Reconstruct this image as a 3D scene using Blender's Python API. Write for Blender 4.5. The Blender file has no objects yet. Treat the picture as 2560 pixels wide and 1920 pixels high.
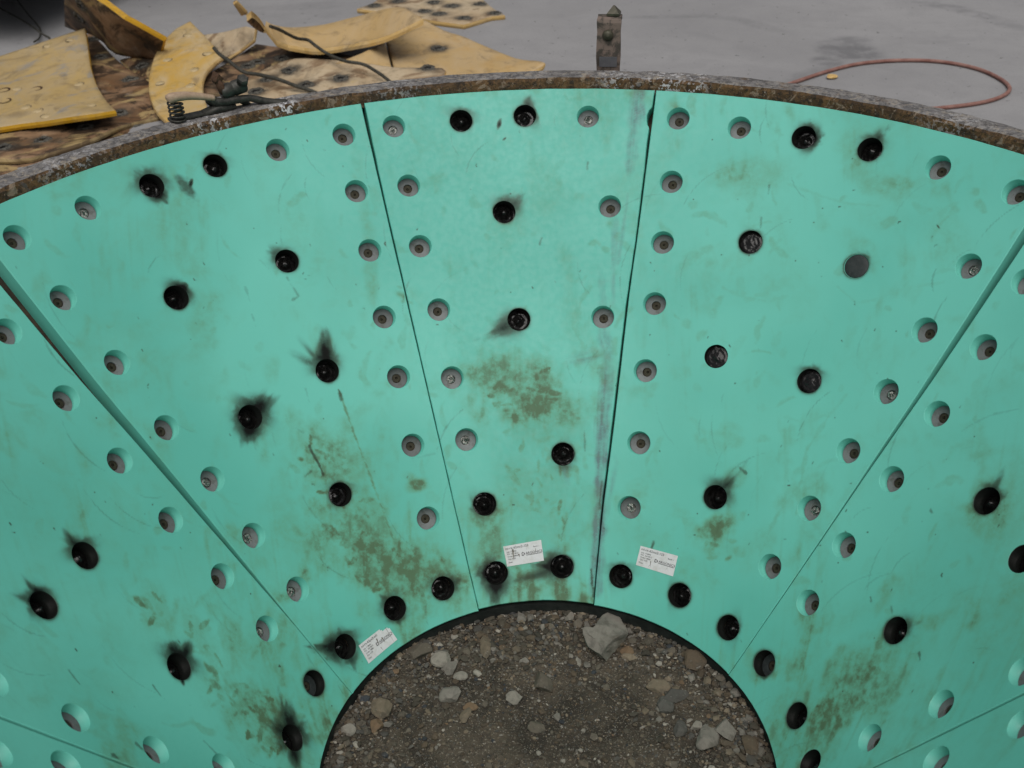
import bpy, bmesh, math, random
import numpy as np
from mathutils import Vector, Matrix
from mathutils.geometry import delaunay_2d_cdt
from mathutils.bvhtree import BVHTree

random.seed(7); rng = np.random.default_rng(7)
scn = bpy.context.scene
COL = scn.collection
rad = math.radians

# ------------------------------------------------------------------ camera
CONE_RB, CONE_RT, CONE_H = 0.4713, 1.2733, 1.0102     # liner face: lower radius, upper radius, height
CAM_D, CAM_Z, YAW, PITCH, ROLL, FPX = 1.5045, 1.9013, -0.02676, 0.57047, -0.03969, 2757.4
def make_camera():
    cy, sy, cp, sp = math.cos(YAW), math.sin(YAW), math.cos(PITCH), math.sin(PITCH)
    fw = Vector((sy*cp, cy*cp, -sp)); rt = Vector((cy, -sy, 0)); up = rt.cross(fw)
    c, s = math.cos(ROLL), math.sin(ROLL)
    r2 = c*rt + s*up; u2 = -s*rt + c*up
    cam = bpy.data.cameras.new('camera'); o = bpy.data.objects.new('camera', cam); COL.objects.link(o)
    m = Matrix((r2, u2, -fw)).transposed().to_4x4(); m.translation = (0, -CAM_D, CAM_Z)
    o.matrix_world = m
    cam.sensor_fit = 'HORIZONTAL'; cam.sensor_width = 36; cam.lens = FPX*36/2560
    cam.clip_start = 0.05; cam.clip_end = 500
    cam.dof.use_dof = True; cam.dof.focus_distance = 2.62; cam.dof.aperture_fstop = 6.3
    scn.camera = o
make_camera()

# ------------------------------------------------------------------ sky, sun, exposure
SUN_EL, SUN_AZ = rad(64), rad(176)        # overcast: soft light, azimuth measured from +Y towards +X
w = bpy.data.worlds.new('World'); scn.world = w; w.use_nodes = True
nt = w.node_tree; nt.nodes.clear()
sky = nt.nodes.new('ShaderNodeTexSky'); sky.sky_type = 'NISHITA'; sky.sun_disc = False
sky.sun_elevation = SUN_EL; sky.sun_rotation = SUN_AZ
sky.air_density = 1.0; sky.dust_density = 4.0; sky.ozone_density = 1.0
hs = nt.nodes.new('ShaderNodeHueSaturation'); hs.inputs['Saturation'].default_value = 0.22
bg = nt.nodes.new('ShaderNodeBackground'); bg.inputs['Strength'].default_value = 0.055
ow = nt.nodes.new('ShaderNodeOutputWorld')
nt.links.new(sky.outputs[0], hs.inputs['Color']); nt.links.new(hs.outputs[0], bg.inputs['Color']); nt.links.new(bg.outputs[0], ow.inputs['Surface'])
sl = bpy.data.lights.new('sun', 'SUN'); sl.energy = 1.5; sl.angle = rad(60); sl.color = (1.0, 0.965, 0.92)
so = bpy.data.objects.new('sun', sl); COL.objects.link(so)
sd = Vector((math.sin(SUN_AZ)*math.cos(SUN_EL), math.cos(SUN_AZ)*math.cos(SUN_EL), math.sin(SUN_EL)))
so.rotation_euler = (-sd).to_track_quat('-Z', 'Y').to_euler(); so.location = (6, -6, 9)
vs = scn.view_settings; vs.view_transform = 'Standard'; vs.look = 'None'; vs.gamma = 1; vs.exposure = 0.33
vs.use_curve_mapping = False
scn.cycles.max_bounces = 5; scn.cycles.diffuse_bounces = 3; scn.cycles.glossy_bounces = 2; scn.cycles.transmission_bounces = 1

# ------------------------------------------------------------------ measured layout (metres; liner developed flat)
HOLES = {0: [(-115.27,1.3571,'g'),(-155.4,1.974,'g'),(-147.8,1.972,'g'),(-140.1,1.97,'b'),(-132.3,1.97,'b'),(-124.6,1.97,'g'),(-116.1,1.974,'g'),(-155.1,1.82,'g'),(-154.9,1.65,'g'),(-154.7,1.49,'g'),(-154.4,1.33,'g'),(-153.9,1.165,'g'),(-153.0,1.008,'g'),(-116.2,1.82,'g'),(-116.5,1.65,'g'),(-116.8,1.485,'g'),(-117.7,1.165,'g'),(-118.6,1.006,'g'),(-143.2,1.705,'b'),(-128.2,1.703,'b'),(-142.4,1.41,'b'),(-128.4,1.42,'b'),(-135.3,1.13,'b'),(-151.6,0.842,'b'),(-135.0,0.843,'b'),(-120.0,0.842,'b')],1: [(-69.01,1.8189,'g'),(-69.26,1.6467,'g'),(-69.66,1.4815,'g'),(-70.15,1.3205,'g'),(-70.28,1.1574,'g'),(-71.05,1.0082,'s'),(-72.03,0.8471,'d'),(-87.97,0.8434,'b'),(-84.06,1.4114,'b'),(-94.04,1.4366,'b'),(-89.89,1.1418,'b'),(-107.47,1.3325,'g'),(-106.95,1.1642,'g'),(-104.03,1.0048,'g'),(-108.4,1.974,'g'),(-100.8,1.972,'g'),(-93.1,1.97,'b'),(-85.3,1.97,'b'),(-77.6,1.97,'g'),(-69.1,1.974,'g'),(-108.1,1.82,'g'),(-107.9,1.65,'g'),(-107.7,1.49,'g'),(-96.2,1.705,'b'),(-81.2,1.703,'b'),(-104.6,0.842,'b')],2: [(-61.26,1.9722,'g'),(-52.86,1.9696,'s'),(-45.29,1.9676,'b'),(-37.67,1.9694,'b'),(-30.18,1.9705,'g'),(-22.19,1.9769,'g'),(-61.29,1.8193,'g'),(-60.91,1.6468,'g'),(-60.99,1.4738,'g'),(-60.13,1.3256,'s'),(-60.37,1.1717,'s'),(-59.79,1.0152,'s'),(-22.46,1.8304,'g'),(-22.76,1.6777,'g'),(-23.27,1.508,'g'),(-23.59,1.3565,'g'),(-24.45,1.1856,'g'),(-25.68,1.0054,'g'),(-33.99,1.7015,'b'),(-49.46,1.7107,'b'),(-34.46,1.4206,'b'),(-49.04,1.395,'b'),(-41.34,1.1392,'b'),(-58.76,0.8429,'b'),(-41.54,0.8419,'b'),(-27.29,0.8351,'b')],3: [(-16.2,1.9796,'s'),(-8.22,1.976,'b'),(-0.61,1.9799,'b'),(6.86,1.9754,'s'),(-15.8,1.8233,'g'),(-15.8,1.6661,'g'),(-14.84,1.5007,'g'),(-14.65,1.3274,'s'),(-14.02,1.1702,'s'),(10.3,1.7446,'g'),(10.63,1.4635,'g'),(-3.82,1.7319,'b'),(-2.58,1.4559,'b'),(4.94,1.1179,'b'),(-12.48,1.0073,'b'),(-12.26,0.8377,'b'),(5.48,0.8435,'b')],4: [(17.47,1.9802,'g'),(24.69,1.9716,'g'),(32.18,1.9703,'b'),(39.77,1.9722,'b'),(47.58,1.9699,'g'),(56.33,1.9699,'g'),(17.85,1.8177,'g'),(18.0,1.6633,'g'),(18.31,1.5093,'g'),(18.64,1.3415,'g'),(19.76,1.1643,'g'),(20.23,1.0054,'s'),(29.67,1.6973,'f'),(43.95,1.705,'p'),(29.53,1.4094,'f'),(44.8,1.4227,'f'),(37.52,1.09,'b'),(56.34,1.791,'s'),(55.94,1.6301,'g'),(55.96,1.4754,'s'),(55.85,1.3228,'g'),(55.37,1.1695,'s'),(54.74,1.0106,'g'),(21.42,0.84,'b'),(38.02,0.8441,'b'),(53.71,0.8399,'b')],5: [(62.95,1.8109,'g'),(63.65,1.6561,'g'),(64.06,1.4916,'g'),(64.58,1.3265,'g'),(65.01,1.1525,'g'),(66.47,1.0062,'g'),(67.48,0.8398,'d'),(84.26,0.8431,'b'),(97.44,0.8471,'b'),(78.24,1.4249,'b'),(88.41,1.4124,'b'),(84.14,1.1257,'b'),(103.28,1.3384,'g'),(101.38,1.1678,'g'),(99.98,1.0001,'g'),(63.8,1.974,'g'),(71.4,1.972,'g'),(79.1,1.97,'b'),(86.9,1.97,'b'),(94.6,1.97,'g'),(103.1,1.974,'g'),(103.0,1.82,'g'),(102.7,1.65,'g'),(102.4,1.485,'g'),(76.0,1.705,'b'),(91.0,1.703,'b')],6: [(110.92,1.3274,'g'),(110.8,1.1522,'g'),(109.9,1.974,'g'),(117.5,1.972,'g'),(125.2,1.97,'b'),(133.0,1.97,'b'),(140.7,1.97,'g'),(149.2,1.974,'g'),(110.2,1.82,'g'),(110.4,1.65,'g'),(110.6,1.49,'g'),(112.3,1.008,'g'),(149.1,1.82,'g'),(148.8,1.65,'g'),(148.5,1.485,'g'),(148.1,1.325,'g'),(147.6,1.165,'g'),(146.7,1.006,'g'),(122.1,1.705,'b'),(137.1,1.703,'b'),(122.9,1.41,'b'),(136.9,1.42,'b'),(130.0,1.13,'b'),(113.7,0.842,'b'),(130.3,0.843,'b'),(145.3,0.842,'b')],7: [(156.5,1.974,'g'),(164.1,1.972,'g'),(171.8,1.97,'b'),(179.6,1.97,'b'),(187.3,1.97,'g'),(195.8,1.974,'g'),(156.8,1.82,'g'),(157.0,1.65,'g'),(157.2,1.49,'g'),(157.5,1.33,'g'),(158.0,1.165,'g'),(158.9,1.008,'g'),(195.7,1.82,'g'),(195.4,1.65,'g'),(195.1,1.485,'g'),(194.7,1.325,'g'),(194.2,1.165,'g'),(193.3,1.006,'g'),(168.7,1.705,'b'),(183.7,1.703,'b'),(169.5,1.41,'b'),(183.5,1.42,'b'),(176.6,1.13,'b'),(160.3,0.842,'b'),(176.9,0.843,'b'),(191.9,0.842,'b')]}
PLUMES = [[-0.9285,1.7347,-0.9034,1.7012,0.016,0.95],[-0.9285,1.7347,-0.9576,1.7627,0.03,0.5],[-0.9285,1.7347,-0.973,1.7302,0.02,0.3],[-0.9285,1.7347,-0.9212,1.7715,0.03,0.5],[-0.7828,1.8071,-0.7795,1.8403,0.025,0.35],[-0.7828,1.8071,-0.7556,1.8179,0.02,0.25],[-0.6134,1.5871,-0.6555,1.6076,0.02,0.5],[-0.6134,1.5871,-0.6265,1.6194,0.02,0.35],[-0.8747,1.4701,-0.8562,1.507,0.02,0.9],[-0.8747,1.4701,-0.8944,1.4875,0.02,0.35],[-0.8747,1.4701,-0.8989,1.4703,0.02,0.25],[-0.519,1.3224,-0.5245,1.405,0.018,0.85],[-0.519,1.3224,-0.5939,1.356,0.012,0.35],[-0.519,1.3224,-0.5766,1.3863,0.008,0.35],[-0.519,1.3224,-0.5375,1.368,0.025,0.7],[-0.519,1.3224,-0.5013,1.3639,0.02,0.5],[-0.7078,1.2021,-0.6608,1.2541,0.022,0.85],[-0.7078,1.2021,-0.7143,1.1433,0.022,0.9],[-0.7078,1.2021,-0.7444,1.1955,0.025,0.75],[-0.7078,1.2021,-0.7323,1.1638,0.025,0.7],[-0.7078,1.2021,-0.6856,1.2395,0.03,0.8],[-0.4941,1.0265,-0.4931,1.0571,0.03,0.35],[-0.4941,1.0265,-0.5205,1.0264,0.03,0.3],[-0.5017,0.6773,-0.5704,0.6813,0.022,0.85],[-0.5017,0.6773,-0.5462,0.6578,0.025,0.6],[-0.5017,0.6773,-0.4863,0.6373,0.02,0.6],[-0.5017,0.6773,-0.5119,0.7108,0.03,0.6],[-0.5017,0.6773,-0.4759,0.704,0.03,0.4],[-0.3668,0.7578,-0.395,0.7869,0.025,0.5],[-0.3668,0.7578,-0.36,0.7244,0.02,0.6],[-0.2437,0.7988,-0.2029,0.818,0.018,0.6],[-0.2437,0.7988,-0.2509,0.8331,0.03,0.4],[-0.2437,0.7988,-0.2806,0.8069,0.02,0.3],[-0.1761,1.9682,-0.1672,2.0035,0.03,0.35],[-0.1761,1.9682,-0.1455,1.9671,0.02,0.35],[-0.0131,1.9798,0.0036,2.0342,0.012,0.6],[-0.0131,1.9798,0.0155,1.9911,0.022,0.7],[-0.0717,1.7304,-0.0288,1.7654,0.022,0.5],[-0.0717,1.7304,-0.058,1.7696,0.025,0.5],[-0.0407,1.4554,-0.1099,1.4191,0.022,0.6],[-0.0407,1.4554,-0.0941,1.4504,0.015,0.3],[0.0599,1.1163,0.0853,1.1225,0.02,0.45],[0.0599,1.1163,0.0655,1.0695,0.02,0.35],[-0.136,0.9981,-0.1671,0.9864,0.025,0.4],[-0.1111,0.8303,-0.1521,0.8339,0.025,0.85],[-0.1111,0.8303,-0.1148,0.767,0.022,0.92],[-0.1111,0.8303,-0.1345,0.8044,0.03,0.7],[0.0502,0.842,-0.0017,0.8497,0.022,0.9],[0.0502,0.842,0.0122,0.8606,0.02,0.7],[0.0502,0.842,-0.0569,0.8153,0.016,0.55],[0.0502,0.842,0.0225,0.8246,0.02,0.6],[0.6742,1.8514,0.7084,1.8369,0.02,0.95],[0.6742,1.8514,0.6983,1.8785,0.018,0.7],[0.6742,1.8514,0.699,1.8223,0.016,0.6],[0.8249,1.7913,0.8571,1.829,0.014,0.6],[0.8249,1.7913,0.838,1.8241,0.022,0.5],[0.5371,1.6101,0.5591,1.6337,0.02,0.3],[0.7827,1.5147,0.8088,1.5358,0.018,0.45],[0.7827,1.5147,0.8006,1.5417,0.018,0.35],[0.6648,1.2579,0.6755,1.2905,0.022,0.55],[0.4316,1.0009,0.4862,1.053,0.014,0.6],[0.4316,1.0009,0.4607,1.0313,0.026,0.6],[0.4316,1.0009,0.4717,1.0145,0.012,0.6],[0.1935,0.8174,0.1945,0.8505,0.03,0.35],[0.1935,0.8174,0.1639,0.8175,0.025,0.3],[0.3385,0.7733,0.3083,0.7752,0.025,0.35],[0.4623,0.7012,0.4948,0.6955,0.03,0.3],[1.0696,0.9415,1.095,0.9904,0.01,0.5],[1.0696,0.9415,1.0861,0.9751,0.018,0.6],[1.0696,0.9415,1.1052,0.95,0.014,0.5],[0.8908,0.6881,0.9348,0.699,0.018,0.5],[0.8908,0.6881,0.931,0.6763,0.014,0.3],[0.5615,0.6245,0.5659,0.5936,0.014,0.7],[-1.1162,0.8638,-1.1515,0.9071,0.014,0.7],[-1.1162,0.8638,-1.1307,0.8936,0.025,0.7],[-1.2245,0.7513,-1.2499,0.7987,0.008,0.6],[-1.2245,0.7513,-1.2352,0.7871,0.02,0.8],[-1.2245,0.7513,-1.2776,0.7666,0.012,0.45],[-1.2245,0.7513,-1.2559,0.7595,0.022,0.75],[-0.9453,0.6403,-0.9518,0.6907,0.02,0.8],[-0.9453,0.6403,-0.9059,0.692,0.012,0.8],[-0.9453,0.6403,-0.9295,0.6797,0.03,0.75],[-0.9453,0.6403,-0.9457,0.6035,0.004,0.9],[-0.6883,0.4874,-0.6849,0.5587,0.02,0.85],[-0.6883,0.4874,-0.7353,0.5206,0.02,0.7],[-0.6883,0.4874,-0.7385,0.4683,0.02,0.5],[-0.6883,0.4874,-0.7033,0.4225,0.015,0.8],[-0.6883,0.4874,-0.6406,0.5192,0.014,0.5],[-0.6883,0.4874,-0.6669,0.5203,0.03,0.8],[-0.5967,0.6012,-0.5873,0.5767,0.02,0.35],[0.6678,0.5145,0.6895,0.5011,0.02,0.2]]
BLOTCH = [[-0.035,1.2576,0.1264,-0.0275,0.0863,0.85,'d'],[-0.0112,1.2917,0.092,-0.0287,0.0462,0.55,'d'],[0.0089,1.176,0.0801,-0.0273,0.0686,0.45,'d'],[-0.0057,1.0507,0.1245,-1.5959,0.0913,0.4,'d'],[0.0147,0.9596,0.0909,-0.0206,0.0676,0.3,'d'],[-0.0856,1.3106,0.0338,1.0118,0.0207,0.5,'d'],[-0.5319,1.1005,0.1072,-0.305,0.0834,0.62,'d'],[-0.4899,0.9808,0.0911,-0.5091,0.0892,0.6,'d'],[-0.4351,0.8935,0.1232,-0.5859,0.078,0.85,'d'],[-0.3435,0.842,0.1117,-0.3887,0.0654,0.9,'d'],[-0.2978,1.0507,0.0237,0.2253,0.0134,0.8,'d'],[-0.2403,0.7942,0.0713,-0.276,0.0545,0.6,'d'],[-0.2729,0.8779,0.0824,-0.6003,0.0445,0.5,'d'],[-0.3913,0.8168,0.057,-0.6419,0.0502,0.6,'d'],[-0.452,0.787,0.0641,-1.4472,0.0477,0.35,'d'],[-0.5418,1.1553,0.0557,-1.3925,0.0344,0.5,'d'],[-0.2106,0.8315,0.0733,-1.0143,0.0226,0.8,'d'],[-0.9821,0.7559,0.0325,-0.2625,0.0438,0.45,'d'],[-0.8789,0.7103,0.0606,-0.9335,0.0427,0.4,'d'],[-0.7659,0.538,0.127,-0.4743,0.0754,0.75,'d'],[-0.71,0.6011,0.068,-0.6555,0.0622,0.4,'d'],[-0.8026,0.5828,0.0746,-0.9283,0.0521,0.5,'d'],[-0.6811,0.4415,0.0521,-0.3366,0.0507,0.5,'d'],[-0.8703,0.6025,0.0732,-0.5669,0.0493,0.3,'d'],[-0.583,0.5363,0.0532,-0.4444,0.0413,0.4,'d'],[0.8149,0.5776,0.0932,0.3894,0.0703,0.7,'d'],[0.7677,0.5206,0.0849,0.4531,0.074,0.75,'d'],[0.8403,0.625,0.0684,0.0988,0.0417,0.5,'d'],[0.7038,0.5791,0.0572,0.7408,0.0623,0.3,'d'],[0.6464,0.6282,0.0751,0.3973,0.0558,0.3,'d'],[0.6513,0.4714,0.0643,-0.8422,0.0485,0.5,'d'],[0.7732,0.4627,0.0635,0.6424,0.0605,0.5,'d'],[0.4358,0.9293,0.0503,0.4126,0.024,0.8,'d'],[0.4294,0.8918,0.0643,-0.1857,0.0268,0.3,'d'],[0.4119,0.876,0.0254,-0.4477,0.0153,0.5,'d'],[0.4926,0.8747,0.0182,-0.3152,0.0127,0.5,'d'],[0.4837,1.0465,0.0309,0.7274,0.0202,0.4,'d'],[0.5203,1.7787,0.0891,-0.0172,0.0471,0.45,'d'],[0.4747,1.7671,0.0565,-0.1323,0.0211,0.35,'d'],[0.5716,1.6667,0.0578,-0.3425,0.0451,0.25,'d'],[0.8395,1.6216,0.0655,-0.3691,0.0325,0.2,'d'],[0.9894,1.5455,0.0728,-1.0338,0.0378,0.25,'d'],[0.6207,1.5112,0.0831,-0.7018,0.0644,0.2,'d'],[0.0176,1.9789,0.1362,-0.835,0.0835,0.22,'d'],[0.0365,1.797,0.1022,-1.2472,0.0469,0.3,'d'],[0.0883,1.5571,0.0947,-1.4765,0.0278,0.35,'d'],[0.151,1.3326,0.0654,-0.8249,0.0401,0.35,'d'],[0.1067,1.3924,0.0735,-1.2814,0.0288,0.3,'d'],[-0.1729,1.8846,0.1281,-1.0089,0.0599,0.18,'d'],[-0.2893,1.9307,0.0948,-1.0705,0.0481,0.2,'d'],[-0.383,1.8786,0.1148,-1.168,0.0358,0.2,'d'],[-0.6347,1.7174,0.0946,-0.9449,0.0476,0.22,'d'],[-0.4196,1.6981,0.1642,-1.4779,0.0162,0.35,'d'],[-0.4093,1.6046,0.1512,-1.508,0.0138,0.4,'d'],[-0.3301,1.5137,0.0255,-0.454,0.0095,0.6,'d'],[-0.5232,1.61,0.111,-1.1608,0.0468,0.2,'d'],[-0.6785,1.8536,0.0778,-0.539,0.0488,0.22,'d'],[-0.9264,1.7821,0.0514,-2.5087,0.0528,0.2,'d'],[-0.7667,1.7372,0.0823,-0.6533,0.0481,0.15,'d'],[-1.0087,1.6648,0.0976,-0.748,0.0468,0.15,'d'],[-0.5922,1.4785,0.0791,-0.9797,0.0584,0.15,'d'],[-0.7826,1.3069,0.0899,-0.5771,0.0574,0.12,'d'],[-1.1565,1.0565,0.1059,-1.0841,0.0647,0.22,'d'],[-1.2224,0.9688,0.0824,-1.0898,0.064,0.22,'d'],[-1.045,0.8894,0.0714,-0.9022,0.0682,0.2,'d'],[-1.3223,0.6098,0.0595,-0.7979,0.0673,0.2,'d'],[-1.0647,0.7225,0.0704,-0.7033,0.0585,0.2,'d'],[-1.2469,0.6437,0.0562,-0.2646,0.0327,0.25,'d'],[-1.1531,0.5938,0.0614,-0.1059,0.0269,0.25,'d'],[-0.8697,0.8298,0.0621,-0.9092,0.047,0.2,'d'],[-0.9754,1.0564,0.0479,-0.9351,0.0451,0.1,'d'],[0.9486,0.7921,0.0892,-0.6488,0.0554,0.2,'d'],[1.0597,0.6409,0.0748,0.5774,0.0693,0.2,'d'],[0.9611,0.6478,0.0434,0.3828,0.0338,0.3,'d'],[0.9825,1.0845,0.0938,-0.7006,0.0564,0.15,'d'],[0.9511,0.5539,0.0437,0.3947,0.0473,0.25,'d'],[0.2629,0.8885,0.0792,-0.9798,0.057,0.3,'d'],[0.5387,0.8841,0.0547,0.5799,0.0441,0.3,'d'],[0.3648,0.8227,0.0616,-0.3543,0.0437,0.3,'d'],[0.2904,1.043,0.0952,-0.7991,0.0678,0.15,'d'],[0.5211,1.1865,0.081,-1.0113,0.0658,0.12,'d'],[0.3635,1.1966,0.1141,-1.4021,0.0452,0.12,'d'],[0.2825,2.0039,0.1021,-1.6618,0.0117,0.7,'c'],[0.2637,1.9633,0.1556,-1.6789,0.0164,0.65,'c'],[0.2068,1.6452,0.0706,-1.6354,0.0093,0.45,'c'],[0.1996,1.5985,0.0937,-1.6024,0.0069,0.4,'c'],[0.1757,1.3894,0.0367,-1.2841,0.016,0.5,'c'],[0.1707,1.4129,0.1389,-1.5438,0.0115,0.4,'c'],[0.1551,1.0921,0.3249,-1.6356,0.016,0.7,'c'],[0.1693,1.1826,0.1816,-1.6641,0.0114,0.6,'c'],[0.1387,0.9234,0.1564,-1.6728,0.0136,0.75,'c'],[0.2249,1.6676,0.0828,-1.743,0.0058,0.5,'c'],[0.1593,1.2287,0.0925,1.4159,0.0137,0.35,'c'],[0.1758,1.0237,0.0684,-1.7683,0.0091,0.5,'c'],[-0.0625,1.0633,0.041,-1.0037,0.0091,0.6,'d'],[-0.2977,1.0563,0.0308,-0.3871,0.0113,0.5,'d'],[0.0656,1.0717,0.0286,-1.4786,0.016,0.4,'c'],[-0.8527,1.7482,0.0437,-0.7508,0.0167,0.4,'s'],[-0.8388,1.756,0.0129,1.2329,0.0052,0.9,'s'],[-0.0797,1.9569,0.0189,1.2962,0.0071,0.8,'s'],[-0.0663,1.9204,0.0085,0.7795,0.0036,0.7,'s'],[0.1287,1.3567,0.0473,0.2035,0.0186,0.3,'c']]
LINES = [([[-0.4914,1.2772],[-0.4774,1.2348],[-0.4505,1.157],[-0.4181,1.0683],[-0.388,0.9853],[-0.3591,0.9025],[-0.341,0.8474]],0.0022,0.75,'d'),([[-0.4914,1.2772],[-0.485,1.2549]],0.004,0.7,'s'),([[-0.5671,1.1414],[-0.5586,1.1219],[-0.5435,1.0948],[-0.535,1.0731]],0.0032,0.85,'s'),([[-0.5809,1.0669],[-0.5645,1.0802]],0.002,0.5,'s'),([[0.5661,1.6675],[0.5582,1.6108],[0.5538,1.5826]],0.0016,0.5,'s'),([[0.585,1.7227],[0.5881,1.7455]],0.0015,0.5,'s'),([[0.7087,1.17],[0.6864,1.1402],[0.6549,1.0949],[0.6468,1.0582],[0.6432,1.0267],[0.6241,1.0015],[0.5958,0.9714],[0.5673,0.9252],[0.5502,0.8838],[0.5388,0.8631]],0.005,0.4,'d'),([[0.7737,1.1842],[0.7958,1.2347],[0.799,1.2879]],0.005,0.2,'d'),([[0.4648,1.5067],[0.5086,1.4792],[0.5636,1.4617],[0.619,1.4662]],0.005,0.3,'d'),([[0.6142,1.6261],[0.6285,1.5726],[0.6097,1.5126],[0.5751,1.4716]],0.004,0.25,'d'),([[0.599,1.1803],[0.6538,1.1625],[0.7197,1.1796],[0.7528,1.2187]],0.005,0.28,'d'),([[0.7385,1.4718],[0.7796,1.4267],[0.8324,1.4291],[0.895,1.4452],[0.9759,1.4402]],0.004,0.25,'d'),([[0.1397,1.5312],[0.1155,1.4972],[0.0969,1.4511],[0.1016,1.4159],[0.1202,1.3803]],0.007,0.4,'d'),([[0.0969,1.4511],[0.084,1.4868],[0.0899,1.5335],[0.1114,1.5561]],0.008,0.3,'d'),([[0.6301,1.7448],[0.6939,1.7053],[0.7677,1.6693],[0.8407,1.6495]],0.004,0.3,'d'),([[0.2169,1.5974],[0.1931,1.5753]],0.002,0.3,'c'),([[0.4478,0.9613],[0.4418,0.9453],[0.4333,0.9186]],0.002,0.3,'s'),([[0.277,0.8994],[0.2682,0.872]],0.0022,0.7,'s'),([[0.4933,1.0678],[0.5088,1.054]],0.002,0.6,'s'),([[-0.6138,1.5456],[-0.5863,1.5018],[-0.601,1.4916]],0.0016,0.45,'s'),([[-0.8039,1.0533],[-0.802,1.0482]],0.003,0.5,'s'),([[-0.5642,1.1657],[-0.5418,1.1553]],0.0015,0.3,'s'),([[-0.5977,1.1811],[-0.581,1.1707]],0.0015,0.3,'s'),([[-0.5729,1.2763],[-0.5646,1.2432]],0.0013,0.3,'s'),([[-1.2057,0.6188],[-1.1919,0.5935]],0.0018,0.55,'s'),([[-1.1104,0.4774],[-1.0949,0.4588]],0.0024,0.6,'s'),([[-1.0222,0.5995],[-1.0116,0.5807],[-1.0034,0.5713]],0.0024,0.6,'s'),([[-0.9368,0.4854],[-0.9051,0.4464]],0.0018,0.5,'s'),([[-1.1726,0.4499],[-1.1692,0.4462]],0.005,0.8,'s'),([[0.9576,0.6386],[0.9642,0.624]],0.002,0.6,'s'),([[0.8198,0.7618],[0.8231,0.7518]],0.002,0.6,'s'),([[0.8731,0.7393],[0.8785,0.7245]],0.002,0.5,'s'),([[1.0906,0.6013],[1.124,0.6308]],0.004,0.3,'d'),([[1.0855,0.435],[1.2289,0.5168]],0.003,0.2,'d'),([[-0.3138,1.1126],[-0.2561,1.1234]],0.0015,0.25,'s'),([[-0.3302,1.502],[-0.3073,1.4967]],0.005,0.6,'d'),([[0.1213,0.8344],[0.125,0.7678]],0.0018,0.8,'s'),([[0.1268,0.79],[0.1228,0.7679]],0.0018,0.8,'s'),([[0.1538,1.0468],[0.146,0.9794]],0.002,0.6,'s'),([[0.1141,1.173],[0.1149,1.1216]],0.0015,0.5,'s'),([[0.1434,1.8518],[0.1405,1.834]],0.002,0.5,'s'),([[0.0212,1.6602],[0.0162,1.6449]],0.002,0.5,'s'),([[-0.68,1.5857],[-0.6581,1.5648]],0.0013,0.25,'s'),([[0.9468,0.9389],[0.9515,0.9305]],0.002,0.5,'s'),([[-1.3896,0.4507],[-1.3096,0.4276]],0.003,0.2,'d'),([[-0.7137,1.514],[-0.7031,1.481]],0.0015,0.3,'s'),([[-0.6981,1.4476],[-0.6908,1.4201]],0.0015,0.3,'s')]
TREADS = [[-0.0345,1.2807,0.0927,-0.1511,0.0637,60.0,0.8],[0.0842,1.2083,0.0689,-1.516,0.0162,10.0,0.6],[0.0563,1.0265,0.0791,-1.5982,0.0162,8.0,0.8],[0.0864,1.0826,0.057,-1.4991,0.0139,6.0,0.5],[-0.0154,1.1193,0.1138,-1.5955,0.0694,40.0,0.5],[0.0144,0.9483,0.0573,-1.3978,0.0579,16.0,0.5],[-0.5322,1.0895,0.0714,-0.3031,0.0637,40.0,0.7],[-0.4845,0.9699,0.0514,-0.6969,0.0694,46.0,0.7],[-0.4128,0.8659,0.0695,-0.6081,0.0694,50.0,0.8],[-0.2743,0.823,0.0621,-0.4018,0.0463,24.0,0.7],[-0.9821,0.7559,0.0411,-0.5952,0.0405,22.0,0.7],[-0.8704,0.6956,0.0585,-1.17,0.0324,20.0,0.6],[-0.8489,0.5928,0.0598,-0.9651,0.0347,20.0,0.6],[-0.7579,0.5231,0.094,-0.7135,0.0579,46.0,0.8],[0.821,0.5775,0.0648,0.4277,0.0521,30.0,0.7],[0.7705,0.5109,0.0612,0.4774,0.0521,36.0,0.7],[0.6541,0.4617,0.0381,-0.5197,0.0347,12.0,0.5],[0.4293,0.8865,0.053,-0.2202,0.0289,12.0,0.6],[0.8803,0.5567,0.04,1.2213,0.0347,12.0,0.5],[-0.6537,0.5695,0.0518,-0.4378,0.0347,14.0,0.5],[-0.353,0.9132,0.0513,-0.4702,0.0463,14.0,0.4]]
STICK = [[[-0.0929,0.8938],[0.0007,0.9079],[0.0066,0.8574],[-0.084,0.8449]],[[0.2448,0.8897],[0.3364,0.8649],[0.3232,0.817],[0.2317,0.8444]],[[-0.467,0.6777],[-0.3903,0.7228],[-0.3644,0.6857],[-0.4438,0.636]]]
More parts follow.
